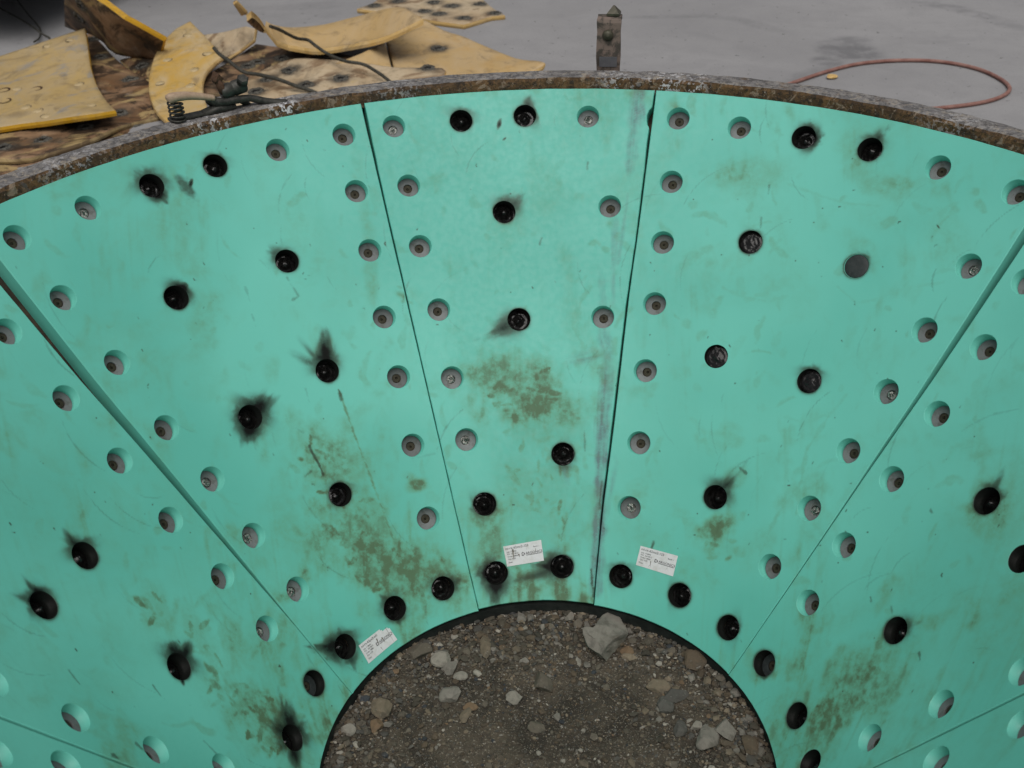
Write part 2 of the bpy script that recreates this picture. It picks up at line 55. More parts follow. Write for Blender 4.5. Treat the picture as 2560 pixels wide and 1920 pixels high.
PIECES = {'a': ([[-3.433,4.859,0.05],[-3.196,5.166,0.07],[-3.001,5.321,0.1],[-2.719,5.361,0.17],[-2.64,5.139,0.12],[-2.541,4.86,0.08],[-2.42,4.576,0.06],[-2.267,4.272,0.06],[-2.143,4.047,0.08],[-2.23,4.005,0.08],[-2.341,3.967,0.08],[-2.52,4.031,0.04],[-2.661,4.057,0.02],[-2.751,4.017,0.02],[-3.023,3.907,0.0]],[[-2.724,4.49,0.07],[-2.934,4.552,0.05],[-2.852,4.358,0.05],[-2.867,4.567,0.05],[-2.689,4.231,0.05],[-2.603,4.171,0.05],[-2.525,4.082,0.05],[-2.311,4.168,0.07],[-2.505,4.546,0.07],[-2.795,5.286,0.12],[-2.923,5.242,0.1]]),'b': ([[-2.71,5.186,0.47],[-2.528,5.121,0.4],[-2.457,5.076,0.37],[-2.327,4.974,0.31],[-2.256,5.003,0.25],[-2.158,5.078,0.15],[-2.255,5.203,0.0],[-2.555,5.337,0.01],[-2.646,5.433,0.05],[-2.792,5.605,0.07],[-2.893,5.646,0.08],[-2.978,5.695,0.1]],[[-2.622,5.151,0.35],[-2.735,5.364,0.23]]),'c': ([[-2.137,5.602,0.13],[-2.218,5.546,0.1],[-2.244,5.394,0.08],[-2.234,5.143,0.07],[-2.199,4.885,0.05],[-2.138,4.607,0.03],[-2.075,4.418,0.01],[-1.998,4.243,0.0],[-1.91,4.096,0.0],[-1.792,4.098,0.0],[-1.708,4.203,0.0],[-1.762,4.355,0.01],[-1.819,4.535,0.02],[-1.849,4.691,0.04],[-1.853,4.833,0.05],[-1.821,4.911,0.07],[-1.785,4.942,0.09],[-1.956,5.269,0.11]],[[-2.1,5.385,0.1],[-1.899,5.038,0.08],[-2.123,4.967,0.07],[-1.931,4.818,0.05],[-2.087,4.652,0.03],[-1.899,4.583,0.03],[-1.972,4.355,0.01]]),'d': ([[-2.937,3.701,-0.02],[-3.353,4.631,-0.02],[-3.053,5.375,-0.02],[-2.862,5.79,0.03],[-2.736,5.596,0.02],[-2.536,5.267,0.0],[-2.371,5.038,-0.01],[-2.215,4.83,-0.01],[-2.097,4.651,-0.02],[-1.947,4.264,-0.02],[-2.063,4.208,-0.03],[-2.155,4.095,-0.02],[-2.227,3.85,0.0],[-2.334,3.762,-0.01],[-2.434,3.698,-0.02],[-2.537,3.653,-0.02]],[[-2.648,5.33,0.0],[-2.335,4.88,-0.01],[-2.221,4.309,-0.02],[-2.311,4.034,0.0],[-2.491,3.889,-0.01],[-2.666,3.828,-0.02],[-2.822,5.707,0.01]]),'e': ([[-2.921,3.643,-0.05],[-2.682,3.8,-0.045],[-2.357,4.047,-0.04],[-2.004,4.46,-0.04],[-1.91,4.348,-0.05],[-2.077,4.092,-0.05],[-2.25,3.907,-0.05],[-2.569,3.512,-0.05],[-2.782,3.332,-0.05]],[[-2.11,4.206,-0.05]]),'f': ([[-2.072,5.566,0.05],[-1.898,5.471,0.09],[-1.725,5.353,0.15],[-1.655,5.29,0.15],[-1.672,5.265,0.09],[-1.765,5.273,0.03],[-1.825,5.197,0.01],[-1.878,5.245,0.01],[-1.963,5.382,0.03]],[]),'g': ([[-1.558,4.729,0.37],[-1.545,4.871,0.28],[-1.529,5.011,0.19],[-1.493,5.082,0.13],[-1.436,5.134,0.09],[-1.343,5.136,0.07],[-1.241,5.099,0.07],[-1.071,5.093,0.09],[-0.843,5.018,0.15],[-0.606,5.001,0.25],[-0.682,5.164,0.25],[-0.786,5.371,0.23],[-1.085,5.782,0.07],[-1.359,5.82,0.01],[-1.534,5.652,0.05],[-1.532,5.311,0.15],[-1.532,5.03,0.27],[-1.528,4.74,0.39]],[]),'h': ([[-1.593,4.636,0.45],[-1.583,4.661,0.45],[-1.557,4.746,0.37],[-1.602,4.796,0.35]],[]),'i': ([[-0.891,5.474,0.0],[-0.783,5.562,0.03],[-0.65,5.601,0.09],[-0.53,5.569,0.03],[-0.401,5.48,0.01],[-0.297,5.344,0.0],[-0.075,5.05,-0.01],[0.043,4.921,0.01],[0.092,4.816,0.03],[0.082,4.807,0.01],[-0.052,4.738,-0.02],[-0.385,4.514,-0.03],[-0.722,4.547,-0.03],[-0.792,4.951,-0.01],[-0.842,5.233,0.0]],[[-0.55,5.241,0.01]]),'j': ([[-1.189,6.392,-0.02],[-1.079,6.592,-0.02],[-1.062,6.984,-0.02],[-0.403,6.892,-0.02],[-0.259,6.348,-0.02],[-0.153,6.089,-0.02],[-0.239,6.069,-0.02],[-0.317,5.986,-0.02],[-0.42,5.879,-0.02],[-0.57,5.967,-0.02],[-0.696,6.054,-0.02],[-0.872,6.211,-0.02]],[[-1.079,6.467,-0.02],[-0.919,6.57,-0.02],[-0.712,6.266,-0.02],[-0.601,6.177,-0.02],[-0.658,6.501,-0.02],[-0.525,6.383,-0.02],[-0.427,6.051,-0.02],[-0.33,6.413,-0.02],[-0.214,6.149,-0.02],[-0.868,6.318,-0.02]]),'k': ([[-1.59,4.87,0.0],[-1.484,4.954,0.03],[-1.368,4.985,0.05],[-1.222,4.953,0.05],[-1.08,4.94,0.04],[-0.916,4.927,0.02],[-0.784,4.883,0.01],[-0.504,4.872,0.0],[-0.486,4.75,-0.01],[-0.703,4.341,-0.03],[-1.105,4.121,-0.03],[-1.45,4.153,-0.03],[-1.63,4.203,-0.02],[-1.637,4.647,-0.01]],[[-1.379,4.826,0.03],[-1.062,4.675,0.02],[-1.533,4.579,-0.01],[-1.252,4.603,0.01],[-1.491,4.729,0.01],[-0.587,4.896,0.0]]),'l': ([[-1.897,4.814,-0.02],[-1.873,4.971,-0.01],[-1.797,5.17,0.0],[-1.709,5.469,0.01],[-1.541,5.379,0.01],[-1.281,5.299,0.0],[-1.122,5.222,0.0],[-1.013,5.119,-0.01],[-1.102,5.064,-0.01],[-1.337,5.026,-0.02],[-1.591,4.858,-0.02],[-1.647,4.674,-0.03],[-1.843,4.587,-0.03]],[[-1.68,5.069,-0.01],[-1.626,5.111,0.0],[-1.494,5.179,0.0],[-1.255,5.211,0.0],[-1.203,5.106,0.0]]),'m': ([[-1.121,4.897,0.04],[-0.991,4.999,0.06],[-0.918,5.096,0.07],[-0.878,5.31,0.04],[-0.802,4.902,0.005],[-0.915,4.913,0.01]],[]),'n': ([[-2.544,5.354,-0.03],[-2.446,5.3,0.0],[-2.238,5.184,0.01],[-2.127,4.795,-0.03],[-2.258,4.883,-0.03]],[[-2.352,5.174,-0.02]])}
CABLE_A = [[-1.795,4.824,0.17],[-1.756,4.771,0.15],[-1.686,4.711,0.12],[-1.6,4.646,0.08],[-1.513,4.651,0.06],[-1.388,4.576,0.05],[-1.292,4.522,0.03],[-1.179,4.485,0.0],[-1.054,4.361,-0.03]]
CABLE_B = [[-1.374,4.475,0.37],[-1.384,4.743,0.28],[-1.335,4.904,0.19],[-1.287,5.002,0.15],[-1.233,4.943,0.13],[-1.164,4.914,0.09],[-1.057,4.802,0.08],[-0.949,4.762,0.07],[-0.877,4.707,0.05],[-0.786,4.578,0.03],[-0.682,4.382,0.0]]
WIRE_A = [[-4.249,7.278,0.0],[-3.881,6.804,-0.03],[-3.635,6.485,-0.02],[-3.379,6.123,0.0],[-3.153,5.731,0.05],[-2.962,5.386,0.11]]
WIRE_B = [[-4.042,7.444,-0.03],[-3.826,7.01,-0.03],[-3.594,6.596,-0.03],[-3.435,6.327,-0.03],[-3.335,6.14,-0.03],[-3.267,5.934,-0.03],[-3.267,5.838,-0.03]]
HOSE = [[1.241,4.346,-0.038],[1.46,4.525,-0.038],[1.689,4.706,-0.038],[1.901,4.828,-0.038],[2.139,4.865,-0.038],[2.353,4.818,-0.038],[2.507,4.672,-0.038],[2.569,4.476,-0.038],[2.557,4.304,-0.038],[2.459,4.174,-0.038],[2.304,4.087,-0.038],[2.082,4.032,-0.038],[1.868,3.996,-0.038],[1.561,3.904,-0.038]]
CHIP = [[1.682,4.61,-0.038]]
GSTAIN = [[1.879,5.104,0.164,0.544,0.226,0.55],[1.718,4.92,0.083,0.387,0.109,0.5],[1.872,5.275,0.177,0.399,0.12,0.45],[1.489,4.603,0.286,0.786,0.072,0.35],[0.885,6.035,0.291,-0.055,0.051,0.35],[1.225,5.992,0.263,-0.639,0.05,0.3],[1.436,5.835,0.302,-1.026,0.068,0.28],[2.756,6.077,0.18,-0.546,0.074,0.45],[2.858,5.907,0.163,-0.787,0.082,0.4],[2.995,5.643,0.211,-1.203,0.097,0.35],[2.634,6.2,0.129,-0.385,0.054,0.4],[1.066,5.593,0.199,-0.868,0.055,0.2],[0.995,5.84,0.288,-1.868,0.077,0.15],[1.311,5.252,0.107,-1.017,0.084,0.18],[2.365,5.305,0.271,0.046,0.105,0.2],[-2.193,6.666,0.538,-0.549,0.166,0.2],[-1.776,6.612,0.458,0.12,0.117,0.25],[-1.563,6.205,0.339,0.771,0.085,0.2],[2.023,4.771,0.122,-0.763,0.038,0.25],[0.384,5.187,0.037,0.118,0.025,0.5],[0.03,6.163,0.218,-0.125,0.062,0.15]]
STONES = [[0.133,0.371,0.059,0.084,'g','large angular pale grey rock under the narrow panel'],[-0.004,0.246,0.027,0.029,'b','rounded brown-grey stone below the large pale rock'],[-0.136,0.359,0.018,0.038,'t','upright tan stone left of the large pale rock'],[-0.238,0.318,0.025,0.022,'w','whitish flat stone beside a grey one,upper left of the gravel'],[-0.219,0.3,0.019,0.022,'g','grey stone touching the whitish flat stone'],[-0.195,0.274,0.018,0.013,'w','thin pale sliver of stone lying diagonally'],[-0.067,0.207,0.021,0.018,'w','pale pointed stone left of the rounded brown one'],[-0.211,0.213,0.026,0.026,'g','light grey stone just below the thin pale sliver'],[-0.364,0.177,0.027,0.036,'t','long tan stone near the left liner edge'],[0.292,0.205,0.029,0.022,'k','dark slate stone in the right gravel'],[0.268,0.172,0.018,0.026,'k','dark oblong stone under the slate one'],[0.257,0.231,0.026,0.021,'t','brownish flat stone left of the slate one'],[0.348,0.301,0.029,0.032,'n','brown stone tucked under the right liner edge'],[0.197,0.346,0.015,0.02,'o','orange-tan chip right of the large pale rock'],[0.199,0.325,0.02,0.013,'t','tan flake under the orange-tan chip'],[0.345,0.086,0.026,0.034,'g','large grey stone at the lower right of the gravel'],[0.39,0.1,0.022,0.032,'g','grey-brown stone beside the large lower right one'],[0.329,0.119,0.015,0.013,'w','cream stone above the large lower right one'],[-0.168,0.182,0.018,0.012,'o','orange-brown stone on the left gravel'],[-0.177,0.159,0.013,0.02,'t','small tan stone below the orange-brown one'],[-0.452,0.168,0.012,0.029,'g','grey stone at the left edge of the opening'],[-0.434,0.116,0.017,0.017,'w','pale pink-grey stone low at the left edge'],[-0.372,0.128,0.017,0.017,'o','pale orange wedge-shaped stone in the lower left gravel'],[-0.018,0.123,0.02,0.017,'b','half buried brown stone in the middle gravel'],[0.291,0.11,0.015,0.022,'k','dark half-buried stone at the lower right'],[0.433,0.052,0.019,0.027,'n','rounded brown stone by the right liner edge'],[0.427,0.197,0.015,0.016,'g','small grey stone by the right liner edge'],[-0.294,0.341,0.03,0.026,'b','flat brown stone half buried under the left liner edge'],[-0.054,0.448,0.015,0.02,'g','grey chip below the narrow panel'],[0.065,0.453,0.014,0.015,'w',"pale chip on top of the large rock's upper left corner"]]
CAMP = [0.4713,1.273292,1.010235,1.504487,1.901339,-0.026762,0.570468,-0.039686,2757.385049,-8e-06]

# ------------------------------------------------------------------ helpers
SA = (CONE_RT-CONE_RB)/math.hypot(CONE_RT-CONE_RB, CONE_H); CA = math.sqrt(1-SA*SA)
RHO_B, RHO_T = CONE_RB/SA, CONE_RT/SA
def dev(phi_deg, rho):
    t = math.radians(phi_deg)*SA
    return (rho*math.sin(t), rho*math.cos(t))
def cone(X, Y, depth):
    """developed-plane metres + depth behind the liner face -> world"""
    X = np.asarray(X, float); Y = np.asarray(Y, float)
    rho = np.hypot(X, Y); th = np.arctan2(X, Y); phi = th/SA
    r = rho*SA; z = (rho-RHO_B)*CA
    s, c = np.sin(phi), np.cos(phi)
    return np.stack([r*s + depth*s*CA, r*c + depth*c*CA, z - depth*SA], -1)
def cone_frame(phi_deg, rho, depth=0.0):
    """matrix: local z = inward normal of the liner face"""
    p = math.radians(phi_deg); s, c = math.sin(p), math.cos(p)
    n = Vector((-s*CA, -c*CA, SA)); e1 = Vector((c, -s, 0)); e2 = n.cross(e1)
    pos = Vector(cone(*dev(phi_deg, rho), depth))
    m = Matrix((e1, e2, n)).transposed().to_4x4(); m.translation = pos
    return m
def _hash(i, j, seed):
    n = (i*374761393 + j*668265263 + seed*974711) & 0xFFFFFFFF
    n = ((n ^ (n >> 13))*1274126177) & 0xFFFFFFFF
    return ((n ^ (n >> 16)) & 0xFFFF)/65535.0
def vnoise(x, y, seed=0):
    xi = np.floor(x).astype(np.int64); yi = np.floor(y).astype(np.int64)
    fx = x-xi; fy = y-yi; fx = fx*fx*(3-2*fx); fy = fy*fy*(3-2*fy)
    a = _hash(xi, yi, seed); b = _hash(xi+1, yi, seed); c = _hash(xi, yi+1, seed); d = _hash(xi+1, yi+1, seed)
    return a*(1-fx)*(1-fy)+b*fx*(1-fy)+c*(1-fx)*fy+d*fx*fy
def fbm(x, y, seed=0, octv=4):
    x = np.asarray(x, float); y = np.asarray(y, float)
    v = 0; amp = .5; t = 0
    for k in range(octv):
        v = v+amp*vnoise(x*2**k, y*2**k, seed+k*17); t += amp; amp *= .55
    return v/t

def link(o, parent=None):
    COL.objects.link(o)
    if parent: o.parent = parent
    return o
def mesh_obj(name, verts, faces, mats=(), parent=None, smooth=False, midx=None, attrs=None):
    me = bpy.data.meshes.new(name)
    V = np.asarray(verts, np.float32).reshape(-1, 3)
    cnt = np.fromiter((len(f) for f in faces), np.int32, len(faces))
    idx = np.fromiter((i for f in faces for i in f), np.int32, int(cnt.sum()))
    me.vertices.add(len(V)); me.vertices.foreach_set('co', V.ravel())
    me.loops.add(len(idx)); me.loops.foreach_set('vertex_index', idx)
    me.polygons.add(len(cnt)); me.polygons.foreach_set('loop_start', np.concatenate([[0], np.cumsum(cnt)[:-1]]).astype(np.int32))
    for m in mats: me.materials.append(m)
    if midx is not None: me.polygons.foreach_set('material_index', np.asarray(midx, np.int32))
    sm = np.full(len(cnt), bool(smooth)) if isinstance(smooth, bool) else np.asarray(smooth, bool)
    me.polygons.foreach_set('use_smooth', sm)
    for k, v in (attrs or {}).items():
        a = me.attributes.new(k, 'FLOAT', 'POINT'); a.data.foreach_set('value', np.asarray(v, np.float32))
    me.update(calc_edges=True); me.validate()
    return link(bpy.data.objects.new(name, me), parent)
def empty(name, loc=(0, 0, 0)):
    o = bpy.data.objects.new(name, None); o.location = loc; o.empty_display_size = .1
    return link(o)
def tag(o, label, cat=None, group=None, kind=None):
    if label: o['label'] = label
    if cat: o['category'] = cat
    if group: o['group'] = group
    if kind: o['kind'] = kind
    return o
class MB:
    """collects simple shapes into one mesh"""
    def __init__(s): s.v = []; s.f = []; s.m = []; s.s = []
    def add(s, v, f, mi=0, smooth=False):
        b = len(s.v); s.v += [tuple(map(float, p)) for p in v]; s.f += [tuple(b+i for i in q) for q in f]
        s.m += [mi]*len(f); s.s += [smooth]*len(f)
    def box(s, c, d, mi=0, M=None, bev=0.0):
        bm = bmesh.new(); bmesh.ops.create_cube(bm, size=1)
        for q in bm.verts: q.co = Vector((q.co.x*d[0], q.co.y*d[1], q.co.z*d[2]))
        if bev: bmesh.ops.bevel(bm, geom=bm.edges[:], offset=bev, segments=2, affect='EDGES', profile=.6)
        vs_ = [(M @ q.co if M else q.co)+Vector(c) for q in bm.verts]
        bm.verts.index_update(); s.add(vs_, [[q.index for q in f.verts] for f in bm.faces], mi); bm.free()
    def lathe(s, prof, n=24, mi=0, M=None, smooth=True, close=False):
        v = []; f = []
        for (r, z) in prof:
            for k in range(n):
                t = 2*math.pi*k/n; v.append(Vector((r*math.cos(t), r*math.sin(t), z)))
        for i in range(len(prof)-1):
            for k in range(n):
                a, b = i*n+k, i*n+(k+1) % n; f.append((a, b, b+n, a+n))
        if close: f.append(tuple(range(len(prof)*n-n, len(prof)*n)))
        if M: v = [M @ q for q in v]
        s.add(v, f, mi, smooth)
    def tube(s, pts, radii, n=12, mi=0, flat=None, caps=True, smooth=True):
        pts = [Vector(p) for p in pts]; m = len(pts)
        if not hasattr(radii, '__len__'): radii = [radii]*m
        v = []; f = []; pn = None
        for i, p in enumerate(pts):
            t = (pts[min(i+1, m-1)]-pts[max(i-1, 0)]).normalized()
            if pn is None:
                pn = Vector((0, 0, 1)) if abs(t.z) < .9 else Vector((1, 0, 0))
            pn = (pn-t*pn.dot(t)).normalized(); bn = t.cross(pn)
            rx, ry = (radii[i], radii[i]) if not hasattr(radii[i], '__len__') else radii[i]
            for k in range(n):
                a = 2*math.pi*k/n; v.append(p+pn*math.cos(a)*ry+bn*math.sin(a)*rx)
        for i in range(m-1):
            for k in range(n):
                a, b = i*n+k, i*n+(k+1) % n; f.append((a, b, b+n, a+n))
        if caps: f += [tuple(reversed(range(n))), tuple(range((m-1)*n, m*n))]
        s.add(v, f, mi, smooth)
    def build(s, name, mats, parent=None): return mesh_obj(name, s.v, s.f, mats, parent, s.s, s.m)
def catmull(pts, sub=8):
    P = [Vector(p) for p in pts]; P = [P[0]*2-P[1]]+P+[P[-1]*2-P[-2]]; o = []
    for i in range(1, len(P)-2):
        for k in range(sub):
            t = k/sub; a, b, c, d = P[i-1:i+3]
            o.append(.5*((2*b)+(c-a)*t+(2*a-5*b+4*c-d)*t*t+(3*b-a-3*c+d)*t**3))
    return o+[P[-2]]

# ------------------------------------------------------------------ materials
class Mat:
    def __init__(s, name, rough=.6, spec=.4, metal=0.0):
        s.m = bpy.data.materials.new(name); s.m.use_nodes = True; s.t = s.m.node_tree
        s.b = s.t.nodes['Principled BSDF']
        s.b.inputs['Roughness'].default_value = rough; s.b.inputs['Specular IOR Level'].default_value = spec
        s.b.inputs['Metallic'].default_value = metal
        s.tc = s.n('ShaderNodeTexCoord')
    def n(s, k, **kw):
        q = s.t.nodes.new(k)
        for a, v in kw.items(): setattr(q, a, v)
        return q
    def l(s, a, b): s.t.links.new(a, b)
    def attr(s, name): return s.n('ShaderNodeAttribute', attribute_name=name).outputs['Fac']
    def noise(s, scale, detail=5, rough=.6, dist=0.0, stretch=None, off=None):
        q = s.n('ShaderNodeTexNoise'); q.inputs['Scale'].default_value = scale; q.inputs['Detail'].default_value = detail
        q.inputs['Roughness'].default_value = rough; q.inputs['Distortion'].default_value = dist
        src = s.tc.outputs['Object']
        if stretch or off:
            mp = s.n('ShaderNodeMapping'); s.l(src, mp.inputs['Vector'])
            if stretch: mp.inputs['Scale'].default_value = stretch
            if off: mp.inputs['Location'].default_value = off
            src = mp.outputs[0]
        s.l(src, q.inputs['Vector']); return q.outputs['Fac']
    def ramp(s, fac, lo, hi, a=0.0, b=1.0):
        q = s.n('ShaderNodeMapRange'); q.interpolation_type = 'SMOOTHSTEP'
        for k, v in zip(('From Min', 'From Max', 'To Min', 'To Max'), (lo, hi, a, b)): q.inputs[k].default_value = v
        s.l(fac, q.inputs['Value']); return q.outputs[0]
    def math(s, op, a, b):
        q = s.n('ShaderNodeMath', operation=op); q.use_clamp = False
        for i, v in enumerate((a, b)):
            if hasattr(v, 'links'): s.l(v, q.inputs[i])
            else: q.inputs[i].default_value = v
        return q.outputs[0]
    def mix(s, fac, a, b):
        q = s.n('ShaderNodeMix', data_type='RGBA'); q.clamp_factor = True
        for sk, v in ((q.inputs[0], fac), (q.inputs[6], a), (q.inputs[7], b)):
            if hasattr(v, 'links'): s.l(v, sk)
            elif hasattr(v, '__len__'): sk.default_value = (*v, 1) if len(v) == 3 else v
            else: sk.default_value = v
        return q.outputs[2]
    def color(s, c):
        if hasattr(c, 'links'): s.l(c, s.b.inputs['Base Color'])
        else: s.b.inputs['Base Color'].default_value = (*c, 1)
        return s
    def bump(s, h, strength=.3, dist=.002):
        q = s.n('ShaderNodeBump'); q.inputs['Strength'].default_value = strength; q.inputs['Distance'].default_value = dist
        s.l(h, q.inputs['Height']); s.l(q.outputs[0], s.b.inputs['Normal']); return s
    def roughness(s, v): s.l(v, s.b.inputs['Roughness']); return s

def mat_panel():
    m = Mat('green_urethane', .42, .30)
    fine = m.noise(75, 1, .6); mott = m.noise(42, 3, .7)
    base = m.mix(m.attr('tone'), (.108, .440, .360), (.142, .512, .424))
    d = m.attr('dirt'); s = m.attr('soot'); c = m.attr('scuff')
    base = m.mix(m.math('MULTIPLY', c, m.ramp(mott, .3, .62, .65, 1.15)), base, (.104, .190, .192))
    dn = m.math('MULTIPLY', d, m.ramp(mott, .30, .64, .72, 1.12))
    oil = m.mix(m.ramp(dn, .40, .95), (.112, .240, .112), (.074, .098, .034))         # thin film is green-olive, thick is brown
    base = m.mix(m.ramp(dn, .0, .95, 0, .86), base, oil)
    sn = m.math('MULTIPLY', s, m.ramp(mott, .25, .6, .85, 1.1))
    base = m.mix(m.ramp(sn, .0, .45, 0, .78), base, (.046, .062, .036))                # brown fringe of the scorch
    base = m.mix(m.ramp(sn, .18, .95, 0, .99), base, (.0075, .0075, .007))
    m.color(base)
    m.roughness(m.ramp(m.math('SUBTRACT', m.math('ADD', fine, m.math('MULTIPLY', d, .35)), m.math('MULTIPLY', s, .25)), .2, .9, .34, .60))
    m.l(m.ramp(s, 0, 1, .30, .07), m.b.inputs['Specular IOR Level'])
    return m.m
def simple(name, ca, cb, scale, rough, spec=.4, metal=0., bump=.3, bd=.002, detail=5, lo=.35, hi=.65):
    m = Mat(name, rough, spec, metal); n = m.noise(scale, detail, .65, .3)
    m.color(m.mix(m.ramp(n, lo, hi), ca, cb))
    if bump: m.bump(n, bump, bd)
    return m.m
def mat_rust(name, top):
    m = Mat(name, .8, .25)
    a = m.noise(22, 5, .75, .6); b = m.noise(75, 4, .75); c = m.noise(38, 5, .75, 1.0, off=(5, 5, 5)); d = m.noise(150, 2, .6, off=(1, 7, 2))
    if top:
        col = m.mix(m.ramp(a, .35, .65), (.115, .112, .114), (.250, .238, .228))
        col = m.mix(m.ramp(b, .46, .60, 0, .8), col, (.062, .058, .058))
        col = m.mix(m.ramp(c, .53, .62, 0, .8), col, (.285, .250, .205))
        col = m.mix(m.ramp(m.noise(5, 5, .7, .5, off=(9, 2, 4)), .56, .68, 0, .75), col, (.105, .058, .026))
    else:
        col = m.mix(m.ramp(a, .35, .65), (.055, .032, .016), (.140, .080, .036))
        col = m.mix(m.ramp(b, .48, .60, 0, .85), col, (.026, .020, .015))
        col = m.mix(m.ramp(c, .55, .63, 0, .8), col, (.235, .180, .130))
        col = m.mix(m.ramp(m.noise(3.2, 4, .6, .4, off=(2, 9, 4)), .54, .66, 0, .7), col, (.030, .024, .019))
    fl = m.math('MULTIPLY', m.attr('flake'), m.ramp(m.noise(85, 3, .7, off=(8, 1, 3)), .53, .58))
    col = m.mix(m.math('MULTIPLY', fl, .95), col, (.58, .58, .60))                   # flakes of old white paint
    fl2 = m.ramp(d, .73, .77, 0, .6); col = m.mix(fl2, col, (.50, .48, .46))
    m.color(col); m.bump(m.math('ADD', a, m.math('MULTIPLY', b, .8)), .9, .006)
    return m.m
def mat_ground():
    m = Mat('dusty_concrete', .9, .2)
    a = m.noise(.55, 5, .6, .6); b = m.noise(4.5, 6, .65, .5); c = m.noise(60, 4, .7); e = m.noise(1.1, 5, .6, 1.2, stretch=(.35, 1, 1), off=(3, 3, 0))
    col = m.mix(m.ramp(a, .3, .7), (.246, .243, .248), (.292, .288, .292))
    col = m.mix(m.ramp(b, .4, .68, 0, .5), col, (.235, .232, .238))
    col = m.mix(m.ramp(e, .52, .70, 0, .45), col, (.200, .198, .205))
    col = m.mix(m.ramp(c, .56, .72, 0, .45), col, (.15, .149, .153))
    col = m.mix(m.ramp(m.noise(24, 3, .5, off=(1, 2, 3)), .69, .75, 0, .8), col, (.06, .06, .062))
    sn = m.math('MULTIPLY', m.attr('stain'), m.ramp(m.noise(7, 5, .7, .6, off=(2, 5, 1)), .3, .6, .45, 1.15))
    col = m.mix(m.ramp(sn, 0, 1, 0, .9), col, (.105, .105, .112))
    m.color(col); m.bump(m.math('ADD', b, m.math('MULTIPLY', c, .6)), .6, .008)
    return m.m
def mat_dirt():
    m = Mat('gritty_dirt', .95, .15)
    a = m.noise(7, 6, .65, .5); b = m.noise(60, 6, .75); c = m.noise(170, 3, .7)
    col = m.mix(m.ramp(a, .35, .65), (.040, .034, .027), (.105, .086, .064))
    col = m.mix(m.ramp(b, .45, .7, 0, .7), col, (.032, .030, .028))
    col = m.mix(m.ramp(c, .57, .68, 0, .85), col, (.26, .23, .185))
    m.color(col); m.bump(m.math('ADD', m.math('MULTIPLY', b, .8), c), .9, .006)
    return m.m
def mat_stone(name='stone', attr=True, col=(.3, .29, .27)):
    m = Mat(name, .85, .2)
    n = m.noise(28, 6, .7, .4); f = m.noise(140, 4, .7); k = m.noise(11, 4, .6, off=(3, 1, 1))
    if attr:
        at = m.n('ShaderNodeVertexColor', layer_name='col').outputs['Color']
    else:
        at = m.mix(0.0, col, col)
    dk = m.mix(.55, at, (.045, .042, .036))
    c = m.mix(m.ramp(n, .42, .68), at, dk)
    c = m.mix(m.ramp(k, .54, .70, 0, .6), c, (.075, .066, .050))
    c = m.mix(m.ramp(f, .6, .75, 0, .45), c, (.35, .33, .29))
    m.color(c); m.bump(m.math('ADD', n, m.math('MULTIPLY', f, .4)), .6, .004)
    return m.m
